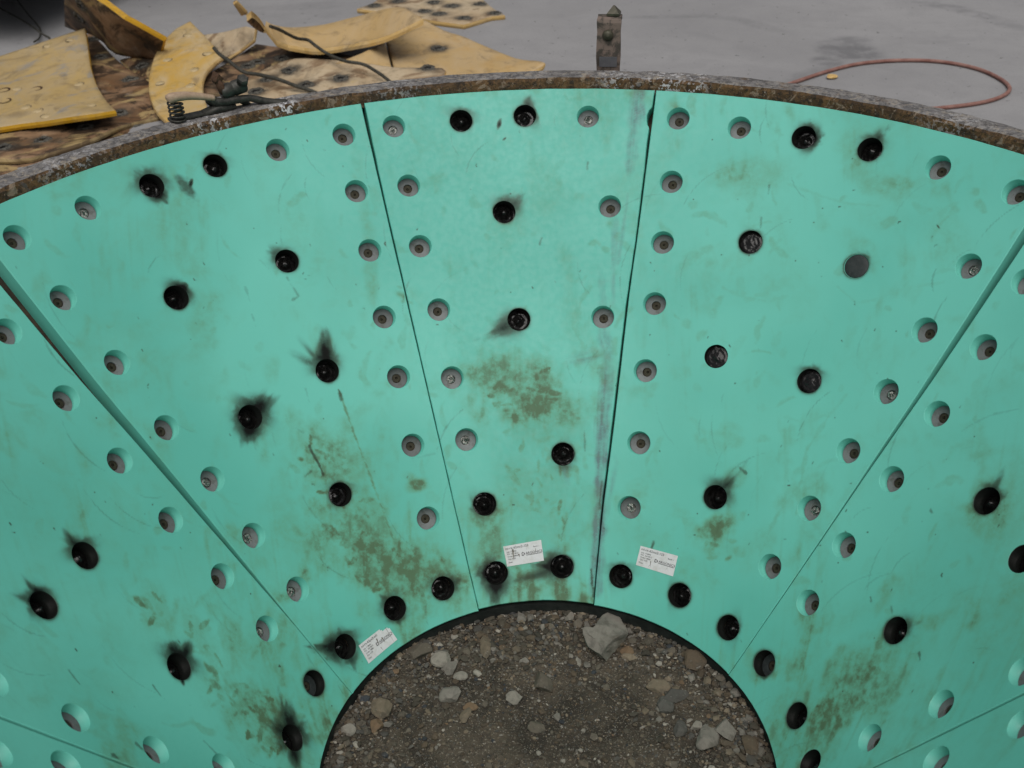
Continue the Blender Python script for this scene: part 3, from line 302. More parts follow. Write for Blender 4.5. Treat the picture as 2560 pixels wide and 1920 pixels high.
def mat_liner(name, kind):
    m = Mat(name, .6, .3)
    a = m.noise(1.8, 6, .65, 1.0); b = m.noise(7, 6, .7, .8, stretch=(1, .5, 1)); c = m.noise(3.1, 5, .7, 1.5, off=(4, 2, 7)); d = m.noise(30, 4, .7); e = m.noise(2.5, 5, .65, 2.0, off=(8, 8, 2))
    if kind == 'yellow':
        col = m.mix(m.ramp(a, .38, .62), (.50, .305, .065), (.47, .345, .165))
        col = m.mix(m.ramp(b, .45, .7, 0, .7), col, (.50, .40, .265))
        col = m.mix(m.ramp(c, .58, .72, 0, .6), col, (.235, .220, .190))
        col = m.mix(m.ramp(e, .60, .70, 0, .5), col, (.33, .22, .04))
    elif kind == 'faded':
        col = m.mix(m.ramp(a, .38, .62), (.40, .285, .125), (.41, .315, .180))
        col = m.mix(m.ramp(b, .48, .68, 0, .6), col, (.46, .32, .12))
        col = m.mix(m.ramp(c, .53, .66, 0, .75), col, (.250, .245, .235))
        col = m.mix(m.ramp(e, .60, .70, 0, .6), col, (.30, .23, .07))
    elif kind == 'edge':
        col = m.mix(m.ramp(b, .4, .65), (.52, .285, .012), (.56, .33, .045))
        col = m.mix(m.ramp(c, .55, .7, 0, .5), col, (.42, .32, .18))
    elif kind == 'tan':
        col = m.mix(m.ramp(a, .38, .62), (.46, .315, .140), (.47, .345, .195))
        col = m.mix(m.ramp(b, .5, .72, 0, .7), col, (.46, .29, .11))
        col = m.mix(m.ramp(e, .60, .74, 0, .4), col, (.23, .17, .10))
    elif kind == 'tanedge':
        col = m.mix(m.ramp(b, .4, .65), (.52, .34, .12), (.57, .41, .20))
    elif kind == 'oldedge':
        col = m.mix(m.ramp(b, .4, .65), (.30, .215, .10), (.40, .30, .15))
        col = m.mix(m.ramp(c, .45, .6, 0, .85), col, (.10, .065, .035))
    elif kind == 'pale':
        col = m.mix(m.ramp(a, .4, .62), (.50, .40, .270), (.42, .31, .190))
        col = m.mix(m.ramp(c, .52, .62, 0, .8), col, (.19, .115, .060))
        col = m.mix(m.ramp(e, .60, .72, 0, .5), col, (.42, .31, .07))
        col = m.mix(m.ramp(d, .62, .74, 0, .6), col, (.07, .06, .05))
    else:                                                            # burnt back face
        col = m.mix(m.ramp(a, .38, .60), (.150, .078, .036), (.29, .185, .110))
        col = m.mix(m.ramp(c, .46, .56, 0, .92), col, (.028, .018, .012))
        col = m.mix(m.ramp(e, .53, .62, 0, .8), col, (.40, .29, .13))
        col = m.mix(m.ramp(b, .58, .72, 0, .6), col, (.30, .24, .18))
        col = m.mix(m.ramp(d, .62, .75, 0, .5), col, (.05, .04, .03))
    if kind not in ('edge', 'tanedge', 'oldedge'):                              # soot and rust stains round the torch cuts
        bn = m.math('MULTIPLY', m.attr('burn'), m.ramp(m.noise(14, 4, .7), .3, .6, .4, 1.1))
        col = m.mix(m.ramp(bn, .0, 1., 0, .92), col, (.040, .036, .030))
    grime = m.ramp(m.noise(5.5, 6, .75, 1.2, off=(6, 3, 9)), .48, .70, 0, .55)
    col = m.mix(grime, col, (.14, .105, .065))
    m.color(col); m.bump(m.math('ADD', b, m.math('MULTIPLY', d, .4)), .3, .006)
    return m.m
M_PANEL = mat_panel()
def mat_washer():
    m = Mat('washer_primer_grey', .62, .3); n = m.noise(60, 4, .7); rnd = m.n('ShaderNodeObjectInfo').outputs['Random']
    col = m.mix(rnd, (.125, .122, .126), (.205, .200, .206)); col = m.mix(m.ramp(n, .50, .68, 0, .55), col, (.085, .075, .062))
    m.color(col); m.bump(n, .2, .001); return m.m
M_WASH = mat_washer()
M_STUD = simple('oxidised_stud', (.034, .027, .018), (.056, .046, .031), 150, .7, .2, 0, .3, .001)
M_BRIGHT = simple('bright_weld_metal', (.10, .095, .088), (.50, .48, .45), 190, .38, .5, .75, .9, .004, 3)
M_CHAR = simple('glossy_char', (.004, .004, .004), (.009, .0085, .008), 120, .20, .38, 0, .45, .002, 2)
M_FLUSH = simple('dull_black_plug', (.018, .024, .024), (.030, .036, .036), 120, .6, .35, 0, .3, .001)
M_RUST = mat_rust('rusty_ring_face', False); M_TOP = mat_rust('dusty_ring_top', True)
M_SHELL = simple('dark_shell_steel', (.030, .022, .016), (.075, .052, .035), 14, .8, .25, 0, .4, .003)
M_COLLAR = simple('black_collar_steel', (.008, .010, .009), (.018, .020, .018), 30, .7, .3)
M_GROUND = mat_ground(); M_DIRT = mat_dirt(); M_STONE = mat_stone()
LM = {k: mat_liner('liner_'+k, k) for k in ('yellow', 'edge', 'tan', 'tanedge', 'pale', 'burnt', 'oldedge', 'faded')}
M_LUG = simple('lug_primer_and_rust', (.165, .125, .105), (.058, .050, .042), 32, .75, .25, 0, .5, .003, 6, .42, .58)
M_LUGG = simple('lug_ground_patch', (.105, .105, .115), (.13, .13, .138), 60, .55, .35, .2, .1)
M_BOLT = simple('olive_bolt', (.050, .046, .030), (.085, .078, .055), 60, .5, .4, .3, .3)
M_CABLE = simple('dirty_black_rubber', (.030, .030, .024), (.060, .057, .046), 30, .7, .3)
M_HOSE = simple('dusty_red_hose', (.200, .095, .078), (.285, .160, .135), 12, .75, .25)
M_IRON = simple('dark_clamp_iron', (.022, .022, .019), (.060, .058, .050), 45, .5, .45, .35, .5, .003)
M_SLEEVE = simple('tan_clamp_sleeve', (.30, .21, .145), (.38, .28, .20), 70, .7, .3)
M_KNOB = simple('rusty_knob', (.045, .026, .017), (.085, .046, .028), 70, .8, .2, 0, .6)
M_PAPER = simple('creased_paper', (.60, .60, .61), (.50, .49, .47), 60, .6, .3, 0, .5, .002, 5, .45, .75)
M_INK = Mat('ink', .7, .2).color((.02, .02, .025)).m
M_GREASE = simple('paper_crease', (.10, .09, .07), (.20, .18, .15), 90, .7)
M_PLUGY = simple('worn_yellow_plug', (.40, .30, .15), (.46, .36, .21), 20, .65)
M_RINGD = simple('dark_plug_seam', (.10, .08, .05), (.16, .13, .08), 30, .8)
M_BURNT = simple('torch_cut_residue', (.022, .021, .018), (.120, .112, .095), 70, .8, .3, .1, .8, .006)
M_BLACKSTEEL = simple('dark_painted_steel', (.010, .010, .011), (.022, .022, .022), 10, .7, .3)
M_TYRE = simple('tyre_rubber', (.012, .012, .012), (.022, .022, .022), 30, .85, .2)

# ------------------------------------------------------------------ ground
ZG = -0.05
def build_ground():
    def axis(lo, hi, f0, f1, h):
        a = list(np.arange(f0, f1+1e-6, h)); x = f0; st = h
        while x > lo: st *= 1.5; x -= st; a.insert(0, max(x, lo))
        x = f1; st = h
        while x < hi: st *= 1.5; x += st; a.append(min(x, hi))
        return np.array(a)
    xs = axis(-150, 150, -4.4, 3.8, .035); ys = axis(-150, 150, 3.2, 8.0, .035)
    X, Y = np.meshgrid(xs, ys); nx, ny = len(xs), len(ys)
    st = np.zeros_like(X)
    for (x, y, ln, an, mn, s) in GSTAIN:
        dx = X-x; dy = Y-y; u = (dx*math.cos(an)+dy*math.sin(an))/max(ln, .02); v = (-dx*math.sin(an)+dy*math.cos(an))/max(mn, .03)
        q = (u-.3)**2/1.0+v**2 + (fbm(X*4, Y*4, 3)-.5)*1.2
        st = np.maximum(st, s*np.clip(1.5-q, 0, 1))
    V = np.stack([X, Y, np.full_like(X, ZG)], -1).reshape(-1, 3)
    i = np.arange(nx*ny).reshape(ny, nx)
    F = np.stack([i[:-1, :-1], i[:-1, 1:], i[1:, 1:], i[1:, :-1]], -1).reshape(-1, 4)
    o = mesh_obj('ground', V, F.tolist(), [M_GROUND], attrs={'stain': st.ravel()})
    tag(o, 'dusty grey concrete yard with tyre marks and damp stains', kind='structure')
build_ground()

# ------------------------------------------------------------------ hopper
hopper = tag(empty('hopper', (0, 0, ZG)), 'large conical steel hopper lined with green urethane panels', 'hopper')
def under(o, parent=hopper):
    o.parent = parent; o.matrix_parent_inverse = Matrix.Identity(4)
    return o
FLAKES = [(-28, 1.4, 1), (-35.5, 1.0, .9), (-38, .7, .7), (10, 2.0, .5), (15.5, 2.0, .8), (19, 1.0, .7), (-52, 4, .35), (-15, 3, .3), (47, 3, .3), (170, 30, .4), (-120, 30, .4)]
def lathe_world(name, prof, n, mats, midx, wob=0.0):
    m = len(prof); t = 2*np.pi*np.arange(n)/n; V = np.zeros((n, m, 3)); f = []; mi = []
    for j, (r, z) in enumerate(prof):
        w1 = fbm(np.cos(t)*30+j*9, np.sin(t)*30, 5, 5)-.5; w2 = fbm(np.cos(t)*34+j*5, np.sin(t)*34+40, 9, 5)-.5
        rr = r+wob*2*w1; V[:, j] = np.stack([rr*np.sin(t), rr*np.cos(t), z+wob*2*w2-ZG], -1)
    for k in range(n):
        for j in range(m):
            a, b = k*m+j, k*m+(j+1) % m; c, d = ((k+1) % n)*m+j, ((k+1) % n)*m+(j+1) % m
            f.append((a, b, d, c)); mi.append(midx[j])
    dg = (np.degrees(t)+180) % 360-180; fk = np.zeros(n)
    for (c, w_, a_) in FLAKES: fk += a_*np.exp(-((dg-c)/w_)**2)
    return under(mesh_obj(name, V.reshape(-1, 3), f, mats, None, False, mi, {'flake': np.repeat(fk, m)}))
T_LIN = 0.038
kr = T_LIN/CA
zb0 = -0.012
shell_in = lambda z: CONE_RB+(CONE_RT-CONE_RB)*z/CONE_H+kr+.001
prof = [(shell_in(zb0), zb0), (shell_in(1.0), 1.0), (shell_in(1.0)+.014, 1.0), (shell_in(zb0)+.014, zb0)]
lathe_world('shell', prof, 160, [M_SHELL], [0]*4, .0008)
ring = [(1.2765, 1.000), (1.2772, 1.016), (1.2800, 1.030), (1.2845, 1.0365), (1.292, 1.0385), (1.315, 1.0400), (1.335, 1.0392), (1.3425, 1.0365), (1.3450, 1.028), (1.3450, 1.004)]
lathe_world('flange_ring', ring, 900, [M_RUST, M_TOP], [0, 0, 0, 1, 1, 1, 1, 1, 1, 0], .0026)
lathe_world('foot_ring', [(CONE_RB+.006, -.013), (CONE_RB+.055, -.013), (CONE_RB+.055, ZG+.003), (CONE_RB+.002, ZG+.003)], 160, [M_COLLAR], [0]*4, .0012)

# panel side edges: (rho, azimuth in degrees)
C_ = lambda a: [(2.05, a), (.758, a)]
EDGE = {0: (C_(-158.5), C_(-112.0)),
 1: (C_(-111.62), [(2.05, -66.05), (1.9, -66.05), (1.65, -66.2), (1.48, -65.95), (1.3, -65.85), (1.11, -65.72), (.96, -65.55), (.758, -65.75)]),
 2: ([(2.05, -64.1), (1.95, -64.25), (1.63, -64.72), (1.38, -64.75), (1.1, -65.15), (.96, -65.38), (.758, -65.62)], [(2.05, -19.42), (1.9, -19.38), (1.8, -19.4), (1.32, -19.32), (.845, -19.25), (.758, -19.12)]),
 3: ([(2.05, -19.0), (1.8, -19.18), (1.32, -19.14), (.845, -19.08), (.758, -18.95)], [(2.05, 14.32), (2.004, 14.24), (1.998, 13.98), (1.988, 13.84), (1.978, 13.80), (1.968, 13.84), (1.958, 13.98), (1.952, 14.2), (1.92, 14.16), (1.85, 14.24), (1.66, 14.24), (1.5, 14.0), (1.3, 14.05), (1.17, 14.08), (1.0, 14.0), (.9, 14.35), (.83, 14.62), (.758, 15.05)]),
 4: ([(2.05, 14.5), (1.87, 14.5), (1.66, 14.46), (1.52, 14.32), (1.3, 14.45), (1.17, 14.5), (1.0, 14.45), (.9, 14.7), (.83, 14.9), (.758, 15.35)], [(2.05, 59.0), (1.91, 59.25), (1.53, 59.98), (1.28, 60.32), (1.03, 60.68), (.758, 61.0)]),
 5: ([(2.05, 60.5), (1.88, 60.3), (1.54, 60.65), (1.28, 60.62), (1.03, 60.86), (.758, 61.2)], C_(106.35)),
 6: (C_(106.72), C_(152.9)), 7: (C_(153.3), C_(201.1))}
R_HOLE = .028
def edge_pts(e, rho):
    r = [q[0] for q in e][::-1]; a = [q[1] for q in e][::-1]
    return np.interp(rho, r, a)
TR_MARKS = []
for (x, y, ln, an, mn, n, s) in TREADS:
    for k in range(int(n)):
        u = random.uniform(-1, 1); v = random.uniform(-1, 1)
        if u*u+v*v > 1.1: continue
        a2 = an+random.choice((0, math.pi/2, .5))+random.uniform(-.35, .35)
        TR_MARKS.append((x+ln*u*math.cos(an)-mn*v*math.sin(an), y+ln*u*math.sin(an)+mn*v*math.cos(an), random.uniform(.008, .022), random.uniform(.004, .008), a2, s*random.uniform(.5, 1.2)))
SMEARS = []
rs = random.Random(5)
for k in range(620):
    a = rs.uniform(-110, 105); r = math.sqrt(rs.uniform(.76**2, 2.04**2)); x, y = dev(a, r)
    SMEARS.append((x, y, rs.uniform(.008, .045), rs.uniform(.004, .014), math.atan2(y, x)+rs.gauss(0, .7), rs.uniform(.10, .38), 0))
for k in range(240):
    a = rs.uniform(-110, 105); r = math.sqrt(rs.uniform(.76**2, 2.04**2)); x, y = dev(a, r)
    SMEARS.append((x, y, rs.uniform(.0015, .006), rs.uniform(.0014, .002), math.atan2(y, x)+rs.gauss(0, .6), rs.uniform(.2, .5), 1))
for k in range(170):                                                     # hairline drag scratches
    a = rs.uniform(-110, 105); r = math.sqrt(rs.uniform(.76**2, 2.04**2)); x, y = dev(a, r)
    SMEARS.append((x, y, rs.uniform(.02, .09), rs.uniform(.0016, .0024), math.atan2(y, x)+rs.gauss(0, .45), rs.uniform(.06, .2), 1))
def stains(X, Y):
    bx0, bx1, by0, by1 = X.min()-.06, X.max()+.06, Y.min()-.06, Y.max()+.06
    far = lambda x, y: x < bx0 or x > bx1 or y < by0 or y > by1
    n = len(X); dirt = np.zeros(n); soot = np.zeros(n); scuff = np.zeros(n)
    rho_ = np.hypot(X, Y); streak = fbm(np.arctan2(X, Y)*rho_*48, rho_*8, 81, 4)-.5; cloud = fbm(X*11, Y*9, 87, 4)-.5
    wob = fbm(X*28, Y*28, 11)-.5; wob2 = fbm(X*75, Y*75, 21)-.5
    for (x, y, ln, an, mn, s, k) in BLOTCH:
        R = max(ln, mn)*2.7+.02; sel = np.where((abs(X-x) < R) & (abs(Y-y) < R))[0]
        if not len(sel): continue
        dx = X[sel]-x; dy = Y[sel]-y
        u = (dx*math.cos(an)+dy*math.sin(an))/max(ln, .003); v = (-dx*math.sin(an)+dy*math.cos(an))/max(mn, .003)
        qn = np.sqrt(u*u+v*v)
        if k == 'd': val = s*(.88*np.clip(1.65-qn+cloud[sel]*1.9+wob[sel]*.9+streak[sel]*.45, 0, 1)*(.80+.6*np.clip(streak[sel]+.2, 0, .6))+.42*np.clip(.50-qn+wob[sel]*2.2+wob2[sel]*2.0+streak[sel]*.7, 0, 1)**1.4)
        elif k == 'c': val = s*1.7*np.clip(1.25-qn+wob[sel]*1.2, 0, 1)*np.clip(.25+1.7*(fbm(v*max(mn, .003)*190+x*30, u*max(ln, .003)*9, 71, 3)-.2), 0, 1.2)
        else: val = s*np.clip(1.15-qn+wob[sel]*1.5+wob2[sel]*.8, 0, 1)
        t = {'d': dirt, 's': soot, 'c': scuff}[k]; t[sel] = np.maximum(t[sel], val)
    # film and small smears over the whole liner, film heavier towards the bottom
    lowd = np.clip((1.35-np.hypot(X, Y))/.6, 0, 1)
    wx = (fbm(X*4, Y*4, 61)-.5)*.25; wy = (fbm(X*4, Y*4, 62)-.5)*.25
    film = np.clip((fbm(X*4.5+wx*6, Y*4.5+wy*6, 63, 5)-.47)*2.6, 0, 1)*.46+np.clip((fbm(X*17+wx*9, Y*13+wy*9, 64, 4)-.53)*3.4, 0, 1)*(.32+.25*lowd)
    film = film+np.clip(fbm(np.arctan2(X, Y)*rho_*70, rho_*5, 83, 3)-.52, 0, 1)*(.55+.5*lowd)*np.clip(fbm(X*3.5, Y*3.5, 84, 3)*2.6-.75, 0, 1)
    film = film+np.clip((.83-rho_)/.07, 0, 1)*.16*(fbm(X*22, Y*22, 85, 3))
    dirt = np.maximum(dirt, film); tone = np.clip(.5+(fbm(X*3, Y*3, 65, 3)-.5)*2.2, 0, 1)
    for (x, y, l, w_, an, s, k) in SMEARS:
        if far(x, y): continue
        sel = np.where((abs(X-x) < l*1.5) & (abs(Y-y) < l*1.5))[0]
        if not len(sel): continue
        dx = X[sel]-x; dy = Y[sel]-y
        u = (dx*math.cos(an)+dy*math.sin(an))/l; v = (-dx*math.sin(an)+dy*math.cos(an)+.25*l*u*u)/w_
        t = soot if k else dirt
        t[sel] = np.maximum(t[sel], s*np.clip(1.3-(u*u+v*v)+wob2[sel]*1.8+wob[sel]*1.2, 0, 1))
    for (x, y, l, w_, an, s) in TR_MARKS:
        if far(x, y): continue
        sel = np.where((abs(X-x) < .03) & (abs(Y-y) < .03))[0]
        if not len(sel): continue
        dx = X[sel]-x; dy = Y[sel]-y
        u = (dx*math.cos(an)+dy*math.sin(an))/l; v = (-dx*math.sin(an)+dy*math.cos(an))/w_
        dirt[sel] = np.maximum(dirt[sel], s*np.clip(1.5-(u*u+v*v)+wob2[sel]*1.6, 0, 1))
    for (pts, w_, s, k) in LINES:
        t = {'d': dirt, 's': soot, 'c': scuff}[k]
        for (a, b) in zip(pts[:-1], pts[1:]):
            cx, cy = (a[0]+b[0])/2, (a[1]+b[1])/2; L = math.hypot(b[0]-a[0], b[1]-a[1])
            sel = np.where((abs(X-cx) < L/2+.02) & (abs(Y-cy) < L/2+.02))[0]
            if not len(sel): continue
            px = X[sel]-a[0]; py = Y[sel]-a[1]; tt = np.clip((px*(b[0]-a[0])+py*(b[1]-a[1]))/L**2, 0, 1)
            d = np.hypot(px-tt*(b[0]-a[0]), py-tt*(b[1]-a[1]))
            t[sel] = np.maximum(t[sel], s*(.5 if k == 's' else .9)*np.clip(1.4-d/max(w_, .0028)+wob2[sel]*2.4+wob[sel]*1.2, 0, 1))
    for (hx, hy, ex, ey, w_, s) in PLUMES:
        ex, ey = hx+(ex-hx)*1.18, hy+(ey-hy)*1.18; L = math.hypot(ex-hx, ey-hy); R = L+.05
        sel = np.where((abs(X-hx) < R) & (abs(Y-hy) < R))[0]
        if not len(sel): continue
        dx = X[sel]-hx; dy = Y[sel]-hy; ux, uy = (ex-hx)/L, (ey-hy)/L
        u = dx*ux+dy*uy; v = -dx*uy+dy*ux
        t = (u-.024)/max(L-.024, .012); tp = np.clip(t, 0, 2)
        wd = w_*(1.30-.45*np.clip(tp, 0, 1))
        fib = fbm(v*85+hx*50, tp*1.3+hy*9, 31, 3)-.5
        val = s*1.15*np.clip(1.22-tp*1.0+fib*(.25+.9*tp), 0, 1)**1.25*np.exp(-np.abs(v/wd)**1.6)*np.clip((u+.012)/.02, 0, 1)
        soot[sel] = np.maximum(soot[sel], np.clip(val, 0, 1))
        dd = np.hypot(dx, dy)-R_HOLE                                   # thin scorched ring round every burnt hole
        soot[sel] = np.maximum(soot[sel], .42*np.exp(-np.clip(dd, 0, 1)/.0045)*(.6+1.6*np.clip(wob[sel]+.3, 0, 1)))
    return dirt, soot, scuff, tone
wash_meshes = {}
def hole_fill(kind, seed):
    """washer, stud, burnt weld or plug meshes; local z points out of the hole"""
    key = (kind, seed)
    if key in wash_meshes: return wash_meshes[key]
    rr = random.Random(seed*7+ord(kind[0])); r = R_HOLE-.0018; res = []
    def lump(rad_, h, z0, seg=20, rings=7, amp=.25, flat=False):
        v = []; f = []
        for i in range(rings+1):
            t = i/rings; rr_ = rad_*math.sin(t*math.pi/2) if not flat else rad_*t
            z = z0+(h*math.cos(t*math.pi/2) if not flat else 0)
            for k in range(seg):
                a = 2*math.pi*k/seg
                nz = fbm(np.array([math.cos(a)*t*2+seed*3.1]), np.array([math.sin(a)*t*2+seed*1.7]), 3, 3)[0]-.5
                q = 1+amp*.5*(fbm(np.array([math.cos(a)*1.3+seed]), np.array([math.sin(a)*1.3]), 8, 2)[0]-.5)
                v.append((rr_*q*math.cos(a), rr_*q*math.sin(a), z+nz*h*amp*2*(1 if t < .95 else 0)))
        for i in range(rings):
            for k in range(seg):
                a, b = i*seg+k, i*seg+(k+1) % seg; f.append((a, b, b+seg, a+seg)) if i else f.append((0*seg, a+seg, b+seg))
        return v, [tuple(reversed(q)) for q in f]
    if kind in 'gsdw':
        b = MB(); b.lathe([(.0112, -.042), (.0112, -.0284), (.0118, -.0278), (.0135, -.0275), (r, -.0275)], 32, 0, None, False)
        res.append(('weld_washer', b, [M_WASH if kind != 'd' else M_FLUSH]))
        b = MB()
        v, f = lump(.0112, .0012 if kind != 's' else .004, -.0305 if kind != 's' else -.0315, 18, 6, .15 if kind != 's' else 1.3)
        b.add(v, f, 0, True); res.append(('weld_stud', b, [M_STUD if kind != 's' else M_BRIGHT]))
    elif kind in 'bf':
        dp = -.0295 if kind == 'b' else -.011
        b = MB(); n = 36; v = []; f = []
        for i in range(13):
            t = i/12; R_ = r*t
            for k in range(n):
                a = 2*math.pi*k/n; x, y = R_*math.cos(a), R_*math.sin(a)
                hmp = (.015 if kind == 'b' else .003)*math.exp(-((x-.003*math.sin(seed*3.))**2+(y+.002)**2)/.0125**2)*(1.0+.35*math.sin(seed*2.1))
                nz = (fbm(np.array([x*190+seed*5]), np.array([y*190+seed*3]), 4, 3)[0]-.5)*(.0042 if kind == 'b' else .0026)
                rg = (.0012 if kind == 'b' else .0010)*math.exp(-((R_-.020)/.003)**2)
                v.append((x, y, dp+hmp+nz+rg))
        for i in range(12):
            for k in range(n):
                a, c = i*n+k, i*n+(k+1) % n; f.append((a+n, c+n, c, a) if i else (a+n, c+n, 0))
        f = [tuple(reversed(q)) for q in f]
        b.add(v, f, 0, True); res.append(('burnt_weld', b, [M_CHAR]))
    else:
        b = MB(); b.lathe([(0.0001, -.0012), (.012, -.0014), (R_HOLE-.0012, -.0010), (R_HOLE-.0003, -.0016), (R_HOLE-.0003, -.012)], 36)
        res.append(('flush_plug', b, [M_FLUSH]))
    if kind == 'w':
        for _n, b, _m in res: b.v = [(p[0], p[1], p[2]+.0070) for p in b.v]
    out_ = []
    for nm, b, mats in res:
        me = bpy.data.meshes.new(nm); me.from_pydata(b.v, [], b.f)
        for m_ in mats: me.materials.append(m_)
        me.polygons.foreach_set('use_smooth', [bool(q) for q in b.s]); me.update(); out_.append((nm, me))
    wash_meshes[key] = out_
    return out_
def build_panel(k):
    eL, eR = EDGE[k]; vis = k in (1, 2, 3, 4, 5); h = .0036 if vis else .011
    rt = RHO_T+(.0015 if k in (2, 3, 4) else 0); rb = RHO_B+{3: .0035, 2: -.001, 4: .001}.get(k, 0)
    rhos = np.linspace(rb, rt, 70 if k != 3 else 300)
    pl = []
    aL, aR = edge_pts(eL, rb), edge_pts(eR, rb); aLt, aRt = edge_pts(eL, rt), edge_pts(eR, rt)
    for f in np.linspace(0, 1, 60)[:-1]: pl.append(dev(aL+(aR-aL)*f, rb))          # lower arc
    for r in rhos[:-1]: pl.append(dev(edge_pts(eR, r), r))                          # right edge up
    for f in np.linspace(0, 1, 90)[:-1]: pl.append(dev(aRt+(aLt-aRt)*f, rt))        # upper arc
    for r in rhos[::-1][:-1]: pl.append(dev(edge_pts(eL, r), r))                    # left edge down
    P = np.array(pl); n = len(P)
    jit = (fbm(np.arange(n)*.21, np.full(n, k*3.3), 41)-.5)*.0014
    tg = np.roll(P, -1, 0)-np.roll(P, 1, 0); tg /= np.linalg.norm(tg, axis=1)[:, None]
    nrm = np.stack([-tg[:, 1], tg[:, 0]], -1)                                       # inward (CCW)
    P = P+nrm*jit[:, None]; Pin = P+nrm*.0016
    hs_ = [(*dev(a, r), 'w' if t == 'g' and abs(a) > 96 else t, a, r) for (a, r, t) in HOLES[k]]
    NS = 44; cs = [(math.cos(2*math.pi*i/NS), math.sin(2*math.pi*i/NS)) for i in range(NS)]
    pts = [tuple(q) for q in Pin]; edges = []
    for (x, y, t, a, r) in hs_:
        b = len(pts); pts += [(x+(R_HOLE+.0010)*c, y+(R_HOLE+.0010)*s) for c, s in cs]; edges += [(b+i, b+(i+1) % NS) for i in range(NS)]
    nb = len(pts)
    x0, x1 = P[:, 0].min(), P[:, 0].max(); y0, y1 = P[:, 1].min(), P[:, 1].max()
    gx, gy = np.meshgrid(np.arange(x0, x1, h), np.arange(y0, y1, h*.866))
    gx = gx+(np.arange(gx.shape[0]) % 2)[:, None]*h*.5
    gx = gx.ravel(); gy = gy.ravel()
    rho = np.hypot(gx, gy); ph = np.degrees(np.arctan2(gx, gy))/SA
    mid = (aL+aR)/2; ph = (ph-mid+180/SA) % (360/SA)-180/SA+mid
    mg = h*.6; ma = np.degrees(mg/rho)/SA
    ok = (rho > rb+mg+.0016) & (rho < rt-mg-.0016) & (ph > edge_pts(eL, rho)+ma+.15/rho) & (ph < edge_pts(eR, rho)-ma-.15/rho)
    for (x, y, *_r) in hs_: ok &= np.hypot(gx-x, gy-y) > R_HOLE+.001+h*.55
    pts += list(zip(gx[ok].tolist(), gy[ok].tolist()))
    r = delaunay_2d_cdt([Vector(q) for q in pts], edges, [list(range(n))], 1, 1e-7)
    V2 = np.array([tuple(q) for q in r[0]]); inv = {}
    for i, o in enumerate(r[3]):
        for q in o: inv.setdefault(q, i)
    tri = np.array([f for f in r[2] if len(f) == 3])
    cen = V2[tri].mean(1); keep = np.ones(len(tri), bool)
    for (x, y, *_r) in hs_: keep &= (np.hypot(V2[tri][:, :, 0]-x, V2[tri][:, :, 1]-y) > R_HOLE+.00105).any(1)
    tri = tri[keep]
    X = list(V2[:, 0]); Y = list(V2[:, 1]); Dp = [0.0]*len(V2); sm = []; wall = []
    faces = [tuple(t) for t in tri.tolist()]; sm = [False]*len(faces)
    # outer side: chamfer then thickness
    i0 = [inv[i] for i in range(n)]; b1 = len(X)
    X += list(P[:, 0]); Y += list(P[:, 1]); Dp += [.0016]*n; b2 = len(X)
    X += list(P[:, 0]); Y += list(P[:, 1]); Dp += [T_LIN]*n
    for i in range(n):
        j = (i+1) % n
        faces.append((i0[j], i0[i], b1+i, b1+j)); faces.append((b1+j, b1+i, b2+i, b2+j)); sm += [False, False]
    X = np.array(X); Y = np.array(Y)
    dirt, soot, scuff, tone = stains(X, Y)
    X = X.tolist(); Y = Y.tolist(); dirt = dirt.tolist(); soot = soot.tolist(); scuff = scuff.tolist(); tone = tone.tolist()
    for hi, (x, y, t, a, rr_) in enumerate(hs_):
        c0 = [inv[n+hi*NS+i] for i in range(NS)]
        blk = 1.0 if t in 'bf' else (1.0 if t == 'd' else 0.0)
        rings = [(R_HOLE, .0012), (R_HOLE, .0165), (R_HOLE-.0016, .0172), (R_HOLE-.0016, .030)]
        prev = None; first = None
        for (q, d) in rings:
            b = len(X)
            for (c, s) in cs: X.append(x+q*c); Y.append(y+q*s); Dp.append(d); dirt.append(.12); soot.append(blk); scuff.append(0.); tone.append(.5)  # wall dirt value: some grime plus painted-in darkening of the recess
            if prev is None: first = b
            else:
                for i in range(NS):
                    j = (i+1) % NS; faces.append((prev+i, prev+j, b+j, b+i)); sm.append(True)
            prev = b
        for i in range(NS):
            j = (i+1) % NS; faces.append((c0[i], c0[j], first+j, first+i)); sm.append(False)
    W = cone(np.array(X), np.array(Y), np.array(Dp)); W[:, 2] -= ZG
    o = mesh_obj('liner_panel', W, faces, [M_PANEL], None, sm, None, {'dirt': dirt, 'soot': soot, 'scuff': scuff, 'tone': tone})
    under(o)
    lab = {1: 'green liner panel at the left with sooty weld holes', 2: 'green liner panel left of the narrow one, long brown scratch', 3: 'narrow green liner panel with a scuffed right edge', 4: 'wide green liner panel right of the narrow one', 5: 'green liner panel at the lower right'}.get(k)
    if lab: o['label'] = lab
    for hi, (x, y, t, a, rr_) in enumerate(hs_):
        for nm, me in hole_fill(t, hi % 5):
            q = bpy.data.objects.new(nm, me); link(q)
            m = cone_frame(a, rr_); m.translation.z -= ZG
            j_ = .0014 if nm == 'weld_stud' else 0.0
            q.parent = o; q.matrix_local = m @ Matrix.Translation((random.uniform(-j_, j_), random.uniform(-j_, j_), 0)) @ Matrix.Rotation(random.uniform(0, 6.28), 4, 'Z')
    return o
PANELS = {k: build_panel(k) for k in range(8)}

